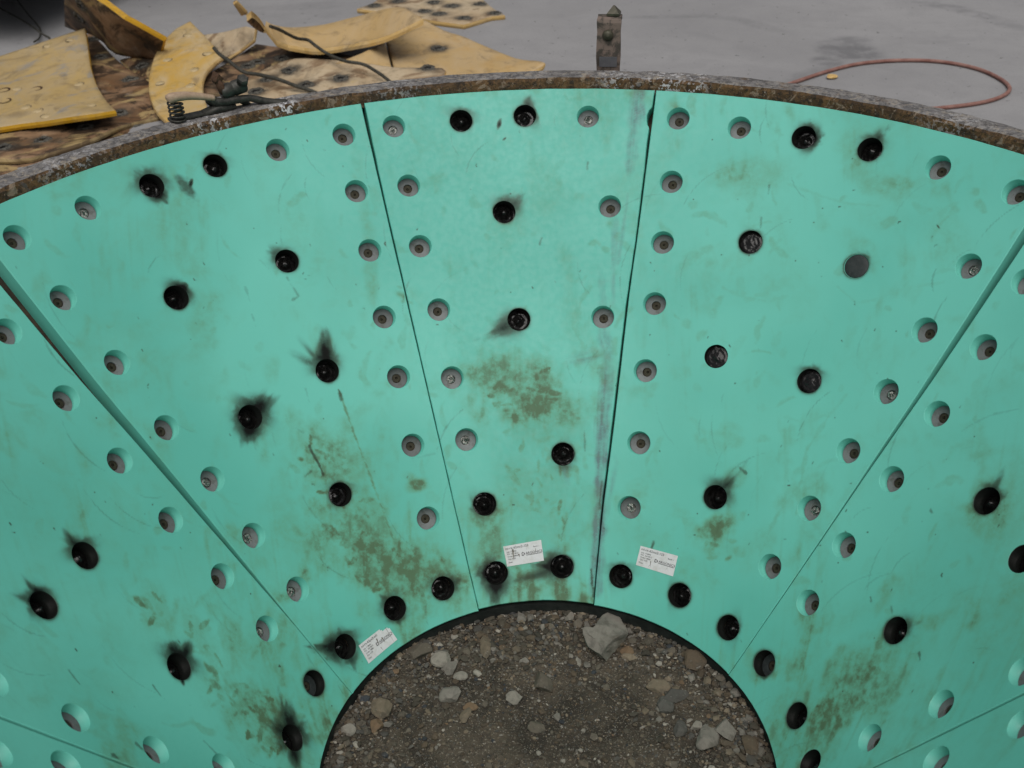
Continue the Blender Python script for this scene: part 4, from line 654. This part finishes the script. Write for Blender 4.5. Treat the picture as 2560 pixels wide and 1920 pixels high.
# stickers with print on three panels
def text_mesh(body, size):
    cu = bpy.data.curves.new('t', 'FONT'); cu.body = body; cu.size = size; cu.resolution_u = 2
    o = bpy.data.objects.new('t', cu); COL.objects.link(o)
    dg = bpy.context.evaluated_depsgraph_get(); me = bpy.data.meshes.new_from_object(o.evaluated_get(dg))
    v = [tuple(q.co) for q in me.vertices]; f = [tuple(p.vertices) for p in me.polygons]
    bpy.data.objects.remove(o); bpy.data.curves.remove(cu); bpy.data.meshes.remove(me)
    return v, f
def build_sticker(k, corners, head, torn):
    TL, TR_, BR, BL_ = [np.array(c) for c in corners]
    W_, H_ = 100.0, 53.0
    V = []; F = []; MI = []
    def put(pts2, faces, mi, lift):
        b = len(V)
        for (x, y) in pts2:
            u = x/W_; v = y/H_
            q = (1-u)*(1-v)*BL_+u*(1-v)*BR+u*v*TR_+(1-u)*v*TL
            wv = .0009*fbm(np.array([u*5+k]), np.array([v*3]), 6)[0]
            V.append(cone(q[0], q[1], -(lift+wv))-np.array([0, 0, ZG]))
        for f in faces: F.append(tuple(b+i for i in f)); MI.append(mi)
    nx, ny = 24, 12; g = {}; pts = []; fs = []
    def cut(x, y):
        if torn and x > 74 and y > 44-(x-74)*.1 and (x-74)*.5+(y-44) > 4: return True
        return (min(x, W_-x) < 2 and min(y, H_-y) < 2)
    for j in range(ny+1):
        for i in range(nx+1): pts.append((i*W_/nx, j*H_/ny))
    for j in range(ny):
        for i in range(nx):
            a = j*(nx+1)+i
            cx, cy = (i+.5)*W_/nx, (j+.5)*H_/ny
            if cut(cx, cy): continue
            fs.append((a, a+1, a+nx+2, a+nx+1))
    put(pts, fs, 0, .0004)
    def txt(s, x, y, size):
        v, f = text_mesh(s, size); put([(q[0]+x, q[1]+y) for q in v], f, 1, .0010)
    txt(head, 4, 43, 8.6)
    for i, s in enumerate(('Job: 112846', 'PO:  AA 80-2', 'Order: 8886', 'Qty: 6.00')): txt(s, 6, 35-i*6.2, 5.4)
    txt('Date:', 6, 8, 5.2)
    if not torn: txt('Batch: 1', 77, 38, 5.0)
    txt('ARGONICS', 55, 23, 8.8)
    put([(55, 20.6), (97, 20.6), (97, 21.6), (55, 21.6)], [(0, 1, 2, 3)], 1, .0010)
    # triangular swirl mark before the name
    for a in range(3):
        pp = []
        for i in range(9):
            t = rad(a*120+90+i*14); R0 = 5.4-.25*i
            pp.append((48+R0*math.cos(t), 25.5+R0*math.sin(t)))
        for i in range(8, -1, -1):
            t = rad(a*120+90+i*14); R0 = 3.5-.22*i
            pp.append((48+R0*math.cos(t), 25.5+R0*math.sin(t)))
        put(pp, [(i, i+1, 16-i, 17-i) for i in range(8)], 1, .0010)
    rr = random.Random(k)
    for i in range(4):                                                  # creases
        x = rr.uniform(20, 92); y0, y1 = sorted((rr.uniform(0, 50), rr.uniform(0, 53))); w_ = rr.uniform(.25, .5)
        put([(x, y0), (x+w_, y0), (x+w_+rr.uniform(-4, 4), y1), (x+rr.uniform(-4, 4), y1)], [(0, 1, 2, 3)], 2, .0011)
    o = mesh_obj('sticker', V, F, [M_PAPER, M_INK, M_GREASE], None, False, MI)
    o.parent = PANELS[k]
    tag(o, {3: 'white printed sticker on the narrow panel, smudged at its right end', 4: 'white printed sticker on the wide right panel', 2: 'white printed sticker with a torn corner near the opening'}[k])
build_sticker(3, STICK[0], 'mi-rx-62mx2-123', False)
build_sticker(4, STICK[1], 'mi-rx-62mx2-123', False)
build_sticker(2, STICK[2], 'mi-rx-62px3-at1', True)

# lug welded outside the flange
def build_lug():
    root = empty('lifting_lug'); root.parent = hopper
    cx, cy = .207, 1.372; ang = math.atan2(cx, cy)
    M = Matrix.Rotation(-ang, 4, 'Z'); M.translation = (cx, cy, 1.0-ZG)
    root.matrix_local = M
    w2, t = .031, .011
    prof = [(.0, -.08), (.0, .03), (.001, .06), (.006, .09), (.010, .12), (.012, .142), (.016, .150), (.024, .154), (.05, .155)]
    b = MB(); v = []; f = []
    nseg = len(prof)
    for i, (y, z) in enumerate(prof):
        a = prof[max(i-1, 0)]; c = prof[min(i+1, nseg-1)]; tx, tz = c[0]-a[0], c[1]-a[1]; L = math.hypot(tx, tz); ny, nz = -tz/L*-1, tx/L*-1
        for sx in (-1, 1):
            for d in (0, 1): v.append((sx*(w2-.001*math.sin(i*2.)), y+ny*t*d, z+nz*t*d))
    for i in range(nseg-1):
        a = i*4; c = a+4
        f += [(a, a+2, c+2, c), (a+1, c+1, c+3, a+3), (a, c, c+1, a+1), (a+2, a+3, c+3, c+2)]
    f += [(0, 1, 3, 2), ((nseg-1)*4, (nseg-1)*4+2, (nseg-1)*4+3, (nseg-1)*4+1)]
    mi = [0]*len(f)
    b.add(v, f); o = b.build('strap', [M_LUG], root)
    b = MB(); b.box((0, -.0006, .046), (.046, .0016, .026)); b.build('ground_patch', [M_LUGG], root)
    b = MB(); b.lathe([(.0145, 0), (.0145, .003), (.0125, .008), (.008, .0115), (.0001, .013)], 20, 0, Matrix.Translation((-.002, .009, .112)) @ Matrix.Rotation(rad(90), 4, 'X'))
    b.build('bolt_head', [M_BOLT], root)
    b = MB(); b.lathe([(.0225, -.004), (.0225, .002), (.0030, .0195), (.0001, .0200)], 4, 0, Matrix.Translation((.010, .040, .160)) @ Matrix.Rotation(rad(38), 4, 'Z'), False)
    b.build('weld_nut', [M_BOLT], root)
    return root
build_lug()

# ------------------------------------------------------------------ dirt and stones in the opening
RIN = CONE_RB+.10
def build_bed():
    n = 150; xs = np.linspace(-RIN, RIN, n); X, Y = np.meshgrid(xs, xs)
    bz = lambda x, y: ZG+.004+.020*(fbm(x*6, y*6, 51)-.3)+.010*(fbm(x*38, y*38, 52)-.5)+.016*np.clip((np.hypot(x, y)-.36)/.1, 0, 1)*fbm(x*5, y*5, 54)
    Z = bz(X, Y)
    rr = np.hypot(X, Y); Z = Z-np.clip((rr-.40)/.1, 0, 1)*.004
    i = np.arange(n*n).reshape(n, n); F = np.stack([i[:-1, :-1], i[:-1, 1:], i[1:, 1:], i[1:, :-1]], -1).reshape(-1, 4)
    cen = np.hypot(X.ravel()[F].mean(1), Y.ravel()[F].mean(1)); F = F[cen < RIN-.012]
    o = mesh_obj('dirt_bed', np.stack([X, Y, Z], -1).reshape(-1, 3), F.tolist(), [M_DIRT], None, True)
    tag(o, 'brown gritty dirt inside the bottom opening of the hopper', 'dirt', kind='stuff')
    return bz, lambda x, y: ZG+.004+.020*(fbm(np.array([x*6]), np.array([y*6]), 51)[0]-.3)+.010*(fbm(np.array([x*38]), np.array([y*38]), 52)[0]-.5)+.016*min(1., max(0., (math.hypot(x, y)-.36)/.1))*fbm(np.array([x*5]), np.array([y*5]), 54)[0]
bedz_a, bedz = build_bed()
PAL = {'g': (.275, .250, .215), 'b': (.17, .145, .112), 't': (.265, .212, .150), 'w': (.43, .39, .33), 'k': (.125, .118, .105), 'n': (.135, .102, .070), 'o': (.27, .180, .110), 'l': (.06, .066, .074), 'm': (.095, .082, .062)}
def rock_mesh(seed, npts=16, sub=1, rough=.06, flat=.75):
    """faceted stone: directions of an icosphere cut back by random planes"""
    rr = np.random.default_rng(seed); bm = bmesh.new()
    bmesh.ops.create_icosphere(bm, subdivisions=sub+1, radius=1)
    bm.verts.index_update()
    V = np.array([tuple(q.co) for q in bm.verts]); F = np.array([[q.index for q in f.verts] for f in bm.faces]); bm.free()
    V /= np.linalg.norm(V, axis=1)[:, None]
    nrm = rr.normal(size=(npts, 3)); nrm /= np.linalg.norm(nrm, axis=1)[:, None]; d = rr.uniform(.55, .95, npts)
    dots = V @ nrm.T; R = np.where(dots > .05, d/np.maximum(dots, .05), 9.).min(1); R = np.minimum(R, 1.12)
    nz = fbm(V[:, 0]*3+seed, V[:, 1]*3+V[:, 2]*2.3, seed % 97, 3)-.5
    V = V*(R*(1+rough*2*nz))[:, None]; V[:, 2] *= flat
    return V, F
def set_color(me, cols):
    a = me.color_attributes.new('col', 'FLOAT_COLOR', 'POINT'); c = np.ones((len(cols), 4), np.float32); c[:, :3] = cols; a.data.foreach_set('color', c.ravel())
for i, (x, y, hw, hh, k, lab) in enumerate(STONES):
    V, F = rock_mesh(100+i if i else 907, 11 if i else 12, 3 if i else 4, .05 if i else .06, .8)
    zs = .62*min(hw, hh)
    V = V*np.array([hw, hh, zs]); an = random.uniform(-.25, .25); c, s = math.cos(an), math.sin(an)
    V = np.stack([V[:, 0]*c-V[:, 1]*s, V[:, 0]*s+V[:, 1]*c, V[:, 2]], -1)
    if i == 0:
        V[:, 0] = V[:, 0]*(1-.38*np.clip(-V[:, 1]/hh, 0, 1))+.010*np.clip(-V[:, 1]/hh, 0, 1)
        V[:, 1] -= .022*np.exp(-((V[:, 0]+.012)/.014)**2)*(V[:, 1] > 0); V[:, 2] *= 1.1
    o = mesh_obj('stone', V, F.tolist(), [M_STONE], None, False)
    me = o.data; c0 = np.array(PAL[k])*random.uniform(.55, .72)*(.82 if k == 'w' else 1); set_color(me, np.tile(c0, (len(V), 1)))
    o.location = (x, y, bedz(x, y)+zs*(.36 if i else .55))
    tag(o, lab, 'stone', 'stones lying in the gravel')
def build_gravel():
    AV = []; AF = []; AC = []; b = 0
    base = [rock_mesh(300+i, 9, 0, .1, .8) for i in range(14)]
    keys = list('gbtwknolm'); wts = [3.5, 6, 4.5, 2.0, 4, 7, .6, 1.5, 8]
    NG = 42000; rv = (CONE_RB+.004)*np.sqrt(rng.random(NG)); tv = rng.random(NG)*6.283
    xv = rv*np.sin(tv); yv = rv*np.cos(tv); dn = fbm(xv*4.2, yv*4.2, 77); zv = bedz_a(xv, yv)
    ok = (yv > -.22) & (rng.random(NG) < .30+1.5*np.clip(dn-.34, 0, 1)+.35*np.clip((rv-.36)/.1, 0, 1))
    for (x, y, r, z0) in zip(xv[ok], yv[ok], rv[ok], zv[ok]):
        sz = .0013*math.exp(abs(random.gauss(0, .74)))*(.72+.75*min(1., max(0., (r-.22)/.22))); sz = min(sz, .012)
        V, F = base[random.randrange(14)]
        sc_ = np.array([random.uniform(.8, 1.5), random.uniform(.7, 1.2), random.uniform(.5, .9)])*sz
        m = np.array(Matrix.Rotation(random.uniform(0, 6.28), 3, 'Z') @ Matrix.Rotation(random.uniform(-.5, .5), 3, 'X'))
        W = (V*sc_) @ m.T+np.array([x, y, z0+sz*.25])
        AV.append(W); AF.append(F+b); b += len(V)
        c = np.array(PAL[random.choices(keys, wts)[0]])*random.uniform(.7, 1.15); AC.append(np.tile(c*.66, (len(V), 1)))
    V = np.concatenate(AV); F = np.concatenate(AF)
    o = mesh_obj('gravel', V, F.tolist(), [M_STONE]); set_color(o.data, np.concatenate(AC))
    tag(o, 'loose mixed gravel and grit on the dirt inside the opening', 'gravel', kind='stuff')
build_gravel()

# ------------------------------------------------------------------ pile of worn yellow liner sheets
def sheet(name, key, label, face, edge, thick=.028, mark='plug', up=True, cell=.03, bow=0.0, group='worn liner sheets thrown behind the hopper'):
    outl, marks = PIECES[key]
    P = np.array(outl, float)
    # round the outline with a spline so cut edges flow
    pts = [Vector(q) for q in outl]; m = len(pts); sm_ = []
    for i in range(m):
        a, b, c, d = pts[i-1], pts[i], pts[(i+1) % m], pts[(i+2) % m]
        seg = max(1, int((c-b).length/.05)); corner = lambda p, q, r: ((q-p).normalized().dot((r-q).normalized()) < .72)
        kb, kc = corner(a, b, c), corner(b, c, d)
        for k in range(seg):
            t = k/seg
            a2 = b*2-c if kb else a; d2 = c*2-b if kc else d
            sm_.append(.5*((2*b)+(c-a2)*t+(2*a2-5*b+4*c-d2)*t*t+(3*b-a2-3*c+d2)*t**3))
    Q = np.array([tuple(q) for q in sm_]); c0 = Q.mean(0)
    u_, s_, vt = np.linalg.svd(Q-c0); e1, e2, nn = vt
    view = np.array([0, -CAM_D, CAM_Z])-c0
    if nn @ view < 0: nn = -nn
    e2 = np.cross(nn, e1)
    L2 = (Q-c0) @ np.stack([e1, e2], -1); Hh = (Q-c0) @ nn
    area = .5*np.sum(L2[:, 0]*np.roll(L2[:, 1], -1)-np.roll(L2[:, 0], -1)*L2[:, 1])
    if area < 0: L2 = L2[::-1]; Hh = Hh[::-1]
    n = len(L2)
    gx, gy = np.meshgrid(np.arange(L2[:, 0].min(), L2[:, 0].max(), cell), np.arange(L2[:, 1].min(), L2[:, 1].max(), cell))
    g = np.stack([gx.ravel(), gy.ravel()], -1)
    A = L2; B = np.roll(L2, -1, 0); inside = np.zeros(len(g), bool); dmin = np.full(len(g), 9.)
    for a, b in zip(A, B):
        cond = (a[1] > g[:, 1]) != (b[1] > g[:, 1])
        with np.errstate(divide='ignore', invalid='ignore'):
            xi = (b[0]-a[0])*(g[:, 1]-a[1])/(b[1]-a[1])+a[0]
        inside ^= cond & (g[:, 0] < xi)
        ab = b-a; t = np.clip(((g-a) @ ab)/max(ab @ ab, 1e-9), 0, 1); dmin = np.minimum(dmin, np.hypot(*(g-a-t[:, None]*ab).T))
    g = g[inside & (dmin > cell*.45)]
    r = delaunay_2d_cdt([Vector(q) for q in np.vstack([L2, g]).tolist()], [], [list(range(n))], 1, 1e-6)
    V2 = np.array([tuple(q) for q in r[0]]); inv = {}
    for i, o in enumerate(r[3]):
        for q in o: inv.setdefault(q, i)
    D2 = ((V2[:, None, :]-L2[None])**2).sum(-1); wt = 1/(D2+1e-4)**1.6
    hh = (wt*Hh).sum(1)/wt.sum(1)
    seed = ord(key)
    hh = hh+(fbm(V2[:, 0]*2.2+seed, V2[:, 1]*2.2, seed)-.5)*.03*(1-np.exp(-np.sqrt(D2.min(1))/.08))
    front = c0+V2[:, :1]*e1+V2[:, 1:2]*e2+hh[:, None]*nn
    back = front-nn*thick
    N = len(front); tri = [tuple(f) for f in r[2]]
    F = list(tri)+[tuple(N+i for i in reversed(f)) for f in tri]; MI = [0]*len(tri)+[2]*len(tri)
    loop = [inv[i] for i in range(n)]
    # bulged, slightly ragged cut edge
    cham = c0+(V2[loop]+0)[:, :1]*e1+V2[loop][:, 1:2]*e2+(hh[loop]-thick*.5)[:, None]*nn
    ctr = V2.mean(0); tg = np.roll(L2, -1, 0)-np.roll(L2, 1, 0); tg /= np.maximum(np.linalg.norm(tg, axis=1), 1e-9)[:, None]
    on = np.stack([tg[:, 1], -tg[:, 0]], -1)*(.004+.004*(fbm(np.arange(n)*.4, np.full(n, seed*1.), 3)-.5))[:, None]
    cham = cham+on[:, :1]*e1+on[:, 1:2]*e2
    V = np.vstack([front, back, cham]); 
    for i in range(n):
        j = (i+1) % n; a, b = loop[i], loop[j]
        F += [(b, a, 2*N+i, 2*N+j), (2*N+j, 2*N+i, N+a, N+b)]; MI += [1, 1]
    root_loc = Vector((c0[0], c0[1], min(V[:, 2].min(), c0[2])))
    V = V-np.array(root_loc)
    burn = np.zeros(len(V))
    bv = BVHTree.FromPolygons([tuple(q) for q in front], tri)
    locs = []
    for q in marks:
        eye = Vector((0, -CAM_D, CAM_Z)); d = (Vector(q)-eye).normalized()
        hit = bv.ray_cast(eye, d)
        if hit[0] is None: hit = bv.find_nearest(Vector(q))
        locs.append((hit[0], Vector(nn)))
    Vw = V+np.array(root_loc)
    for (p, nrm) in locs:
        d = np.linalg.norm(Vw-np.array(p), axis=1)
        if mark == 'cut': burn = np.maximum(burn, 1.25*np.exp(-(d/.075)**2))
    if key in 'bf': burn = np.maximum(burn, .9*np.clip(fbm(Vw[:, 0]*5, Vw[:, 2]*5+Vw[:, 1]*3, 5)*2.6-1.05, 0, 1))
    root = empty(name, root_loc)
    o = mesh_obj('sheet_body', V, F, [LM[face], LM[edge], LM['burnt']], root, False, MI, {'burn': burn})
    me = o.data; me.polygons.foreach_set('use_smooth', [i < 2*len(tri) for i in range(len(F))])
    for qi, (p, nrm) in enumerate(locs):
        b = MB(); loc = p-root_loc; qn = nrm.to_track_quat('Z', 'Y').to_matrix().to_4x4(); rr = random.Random(qi*13+seed)
        if mark == 'plug':
            hole = key == 'a' and qi in (0, 1, 2)
            if hole:
                b.lathe([(.0001, -.003), (.022, -.002), (.030, .0012), (.036, .0006)], 20, 0, qn); nm, mt = 'torn_hole', M_KNOB
            else:
                b.lathe([(.0001, .0030), (.024, .0028), (.0262, .0008), (.0275, -.001)], 24, 0, qn); a0 = rr.uniform(0, 6.28); na = rr.randint(7, 14)
                b.tube([qn @ Vector((.0295*math.cos(a0+i*.2), .0295*math.sin(a0+i*.2), .0008)) for i in range(na)], .0022, 6, 1); nm, mt = 'plug', M_PLUGY
            q_ = b.build(nm, [mt, M_RINGD], root); q_.location = loc
        else:
            v = []; f = []; nseg = 22; prof = [(.020, -.002), (.024, .004), (.029, .008), (.036, .006), (.044, .001), (.050, -.003)]
            for (R0, z) in prof:
                for k in range(nseg):
                    a = 2*math.pi*k/nseg; w_ = 1+.35*(fbm(np.array([math.cos(a)*1.5+qi*4]), np.array([math.sin(a)*1.5+seed]), 4, 3)[0]-.5)*2
                    zz = z*(1+1.1*(fbm(np.array([math.cos(a)*2+qi]), np.array([math.sin(a)*2+R0*40]), 9, 3)[0]-.5)*2)
                    v.append(qn @ Vector((R0*w_*math.cos(a), R0*w_*math.sin(a), zz)))
            for i in range(len(prof)-1):
                for k in range(nseg): a, c = i*nseg+k, i*nseg+(k+1) % nseg; f.append((a, c, c+nseg, a+nseg))
            f = [tuple(reversed(t)) for t in f] if False else f
            b.add(v, f, 0, False); b.add([qn @ Vector((.023*math.cos(2*math.pi*k/12), .021*math.sin(2*math.pi*k/12), .0012)) for k in range(12)], [tuple(range(12))], 1)
            q_ = b.build('torch_cut', [M_BURNT, M_CHAR], root); q_.location = loc
    tag(root, label, 'liner sheet', group)
    return root
sheet('worn_liner_sheet', 'e', 'thin burnt strip on the ground right behind the rim at far left', 'burnt', 'burnt', .02, 'cut')
sheet('worn_liner_sheet', 'd', 'brown burnt liner sheet lying under the big yellow one at left', 'burnt', 'oldedge', .025, 'cut')
sheet('worn_liner_sheet', 'n', 'dark scrap sheet half hidden between the crescent and the upturned sheet', 'burnt', 'tanedge', .02, 'cut')
sheet('worn_liner_sheet', 'l', 'reddish brown sheet lying flat behind the pale one', 'burnt', 'oldedge', .025, 'cut')
sheet('worn_liner_sheet', 'k', 'pale cream sheet with burnt cut holes just behind the rim', 'pale', 'tanedge', .025, 'cut')
sheet('worn_liner_sheet', 'm', 'yellow scrap wedged under the two tan sheets', 'tan', 'edge', .025)
sheet('worn_liner_sheet', 'i', 'flat tan sheet with a pointed right corner near the rim', 'tan', 'tanedge', .025, 'cut')
sheet('worn_liner_sheet', 'j', 'far cream sheet with rows of black burnt holes at the top', 'pale', 'tanedge', .028, 'cut')
sheet('worn_liner_sheet', 'f', 'small curled sheet with scorched edge and black drips', 'pale', 'tanedge', .022, 'cut', cell=.02)
sheet('worn_liner_sheet', 'g', 'long curved tan sheet with its left end curling upward', 'tan', 'tanedge', .034, 'plug', cell=.025)
sheet('worn_liner_sheet', 'h', 'thin yellow tip sticking up beside the curled tan sheet', 'tan', 'tanedge', .02, 'plug', cell=.015)
sheet('worn_liner_sheet', 'b', 'upturned sheet showing its dark brown back, yellow upper edge', 'burnt', 'edge', .034, 'cut')
sheet('worn_liner_sheet', 'a', 'big faded yellow sheet at far left with bright yellow front edge', 'faded', 'edge', .030, 'plug')
sheet('worn_liner_sheet', 'c', 'crescent-shaped yellow sheet with a double row of round plugs', 'yellow', 'tanedge', .026, 'plug', cell=.022)

# ------------------------------------------------------------------ cables, hose, chip
def cable(name, pts, r, mat, label, cat, sub=8):
    b = MB(); c = catmull(pts, sub); o0 = c[0].copy()
    b.tube([q-o0 for q in c], r, 10); o = b.build(name, [mat], None); o.location = o0
    return tag(o, label, cat)
cable('welding_cable', CABLE_A, .0105, M_CABLE, 'dark cable running from the crescent sheet down to the rim', 'cable')
cable('welding_cable', CABLE_B, .0095, M_CABLE, 'dark cable draped over the long curved tan sheet', 'cable')
cable('wire', WIRE_A, .007, M_CABLE, 'straight dark wire leaning on the big yellow sheet', 'wire')
cable('wire', WIRE_B, .006, M_CABLE, 'bent dark wire lying on the shaded concrete at top left', 'wire')
cable('air_hose', HOSE, .0105, M_HOSE, 'dusty red hose lying in a loop on the concrete', 'hose', 14)
def chip():
    V, F = rock_mesh(77, 9, 1, .05, .6); V = V*np.array([.036, .026, .020])
    o = mesh_obj('liner_chip', V, F.tolist(), [LM['tanedge']]); o.location = CHIP[0]
    tag(o, 'small yellow liner chip beside the red hose', 'chip')
chip()

# ------------------------------------------------------------------ earth clamp resting on the rim
def build_clamp():
    root = empty('ground_clamp', (0, 0, 0)); phi = -.588
    pos = Vector((1.318*math.sin(phi), 1.318*math.cos(phi), 1.040))
    M = Matrix.Rotation(-phi, 4, 'Z'); M.translation = pos
    root.matrix_world = M
    # local x along the rim (right in view), y outward, z up
    b = MB(); P = catmull([(-.139, -.004, .052), (-.130, -.004, .0575), (-.115, -.004, .058), (-.09, -.004, .055), (-.06, -.004, .047), (-.030, -.004, .037)], 6); m = len(P)
    b.tube(P, [(.010+.003*math.sin(math.pi*min(1, i/m*1.3)), (.0135-.0065*i/m)*min(1, .55+i*.15)) for i in range(m)], 14); b.build('handle_sleeve', [M_SLEEVE], root)
    b = MB(); b.tube(catmull([(-.05, -.002, .044), (-.02, -.002, .024), (.02, -.004, .022), (.06, -.006, .018), (.10, -.012, .002), (.145, -.020, -.008)], 6),
        [np.interp(i, (0, 6, 12, 18, 24, 30), q) for i in range(31) for q in ((.008, .0115, .010, .0085, .010, .0095),)], 12); b.build('lever_arm', [M_IRON], root)
    b = MB(); n = 160
    b.tube([(-.124+.0165*math.cos(i/n*5.2*6.283), -.004+.0165*math.sin(i/n*5.2*6.283), .050-.050*i/n) for i in range(n+1)], .0026, 7); b.build('spring', [M_IRON], root)
    b = MB(); b.box((-.10, .006, .004), (.085, .030, .007), bev=.002); b.tube([(-.06, .004, .004), (-.02, .002, .008), (.02, .002, .006)], [(.014, .008), (.016, .014), (.012, .008)], 12); b.build('lower_jaw', [M_IRON], root)
    b = MB(); b.lathe([(.0001, -.030), (.016, -.030), (.018, -.026), (.0185, -.004), (.0165, -.002), (.0165, .002), (.0185, .004), (.018, .030), (.015, .034), (.0001, .035)], 20, 0, Matrix.Translation((.022, .006, .046)) @ Matrix.Rotation(rad(82), 4, 'Y')); b.build('pivot_barrel', [M_IRON], root)
    b = MB(); b.lathe([(.014, 0), (.015, .004), (.015, .012), (.012, .016), (.0001, .0165)], 6, 0, Matrix.Translation((.044, -.010, .062)) @ Matrix.Rotation(rad(38), 4, 'X'), False); b.build('hex_bolt', [M_IRON], root)
    V, F = rock_mesh(55, 12, 2, .2, 1.1); V = V*.0135
    b = MB(); b.add(V+np.array([-.012, .002, .082]), F.tolist(), 0, False); b.tube([(-.012, .002, .076), (-.006, .002, .055), (.0, .002, .046)], [.009, .010, .012], 10); b.build('rusty_screw', [M_KNOB], root)
    b = MB(); b.tube(catmull([(.03, .010, .02), (.048, .012, .006), (.062, .012, -.006)], 4), .007, 8); b.build('jaw_tooth', [M_IRON], root)
    b = MB(); b.tube(catmull([(-.02, .01, .03), (-.034, .012, .036), (-.042, .012, .028), (-.034, .012, .018), (-.02, .01, .016)], 4), .005, 8); b.build('hook', [M_IRON], root)
    tag(root, 'dark earth clamp with tan sleeve and coil spring resting on the rim', 'clamp')
build_clamp()

# ------------------------------------------------------------------ unseen trailer-shaped blocker, added to darken the ground at top left
def build_shade_blocker():
    root = empty('shade_blocker', (-3.28, 5.72, ZG)); root.rotation_euler.z = rad(-14)
    b = MB(); b.box((-1.7, 2.3, .62), (3.4, 4.6, .36), bev=.02); b.box((-1.7, 2.3, 1.55), (3.3, 4.5, 1.5), bev=.02); b.build('body', [M_BLACKSTEEL], root)
    b = MB(); b.box((-.5, 2.3, .40), (.1, 4.4, .10), bev=.01); b.box((-2.9, 2.3, .40), (.1, 4.4, .10), bev=.01); b.build('chassis_rail', [M_BLACKSTEEL], root)
    for (x, y) in ((-.55, 3.2), (-2.85, 3.2), (-.55, 4.0), (-2.85, 4.0)):
        T = Matrix.Translation((x, y, .33)) @ Matrix.Rotation(rad(90), 4, 'Y')
        b = MB(); b.lathe([(.12, -.1), (.27, -.12), (.32, -.09), (.33, 0), (.32, .09), (.27, .12), (.12, .1)], 28, 0, T); b.lathe([(.12, .1), (.12, -.1)], 20, 0, T)
        b.build('tyre', [M_TYRE], root)
    tag(root, 'unseen trailer shape, a guess added to shade the top left corner', 'trailer')
build_shade_blocker()
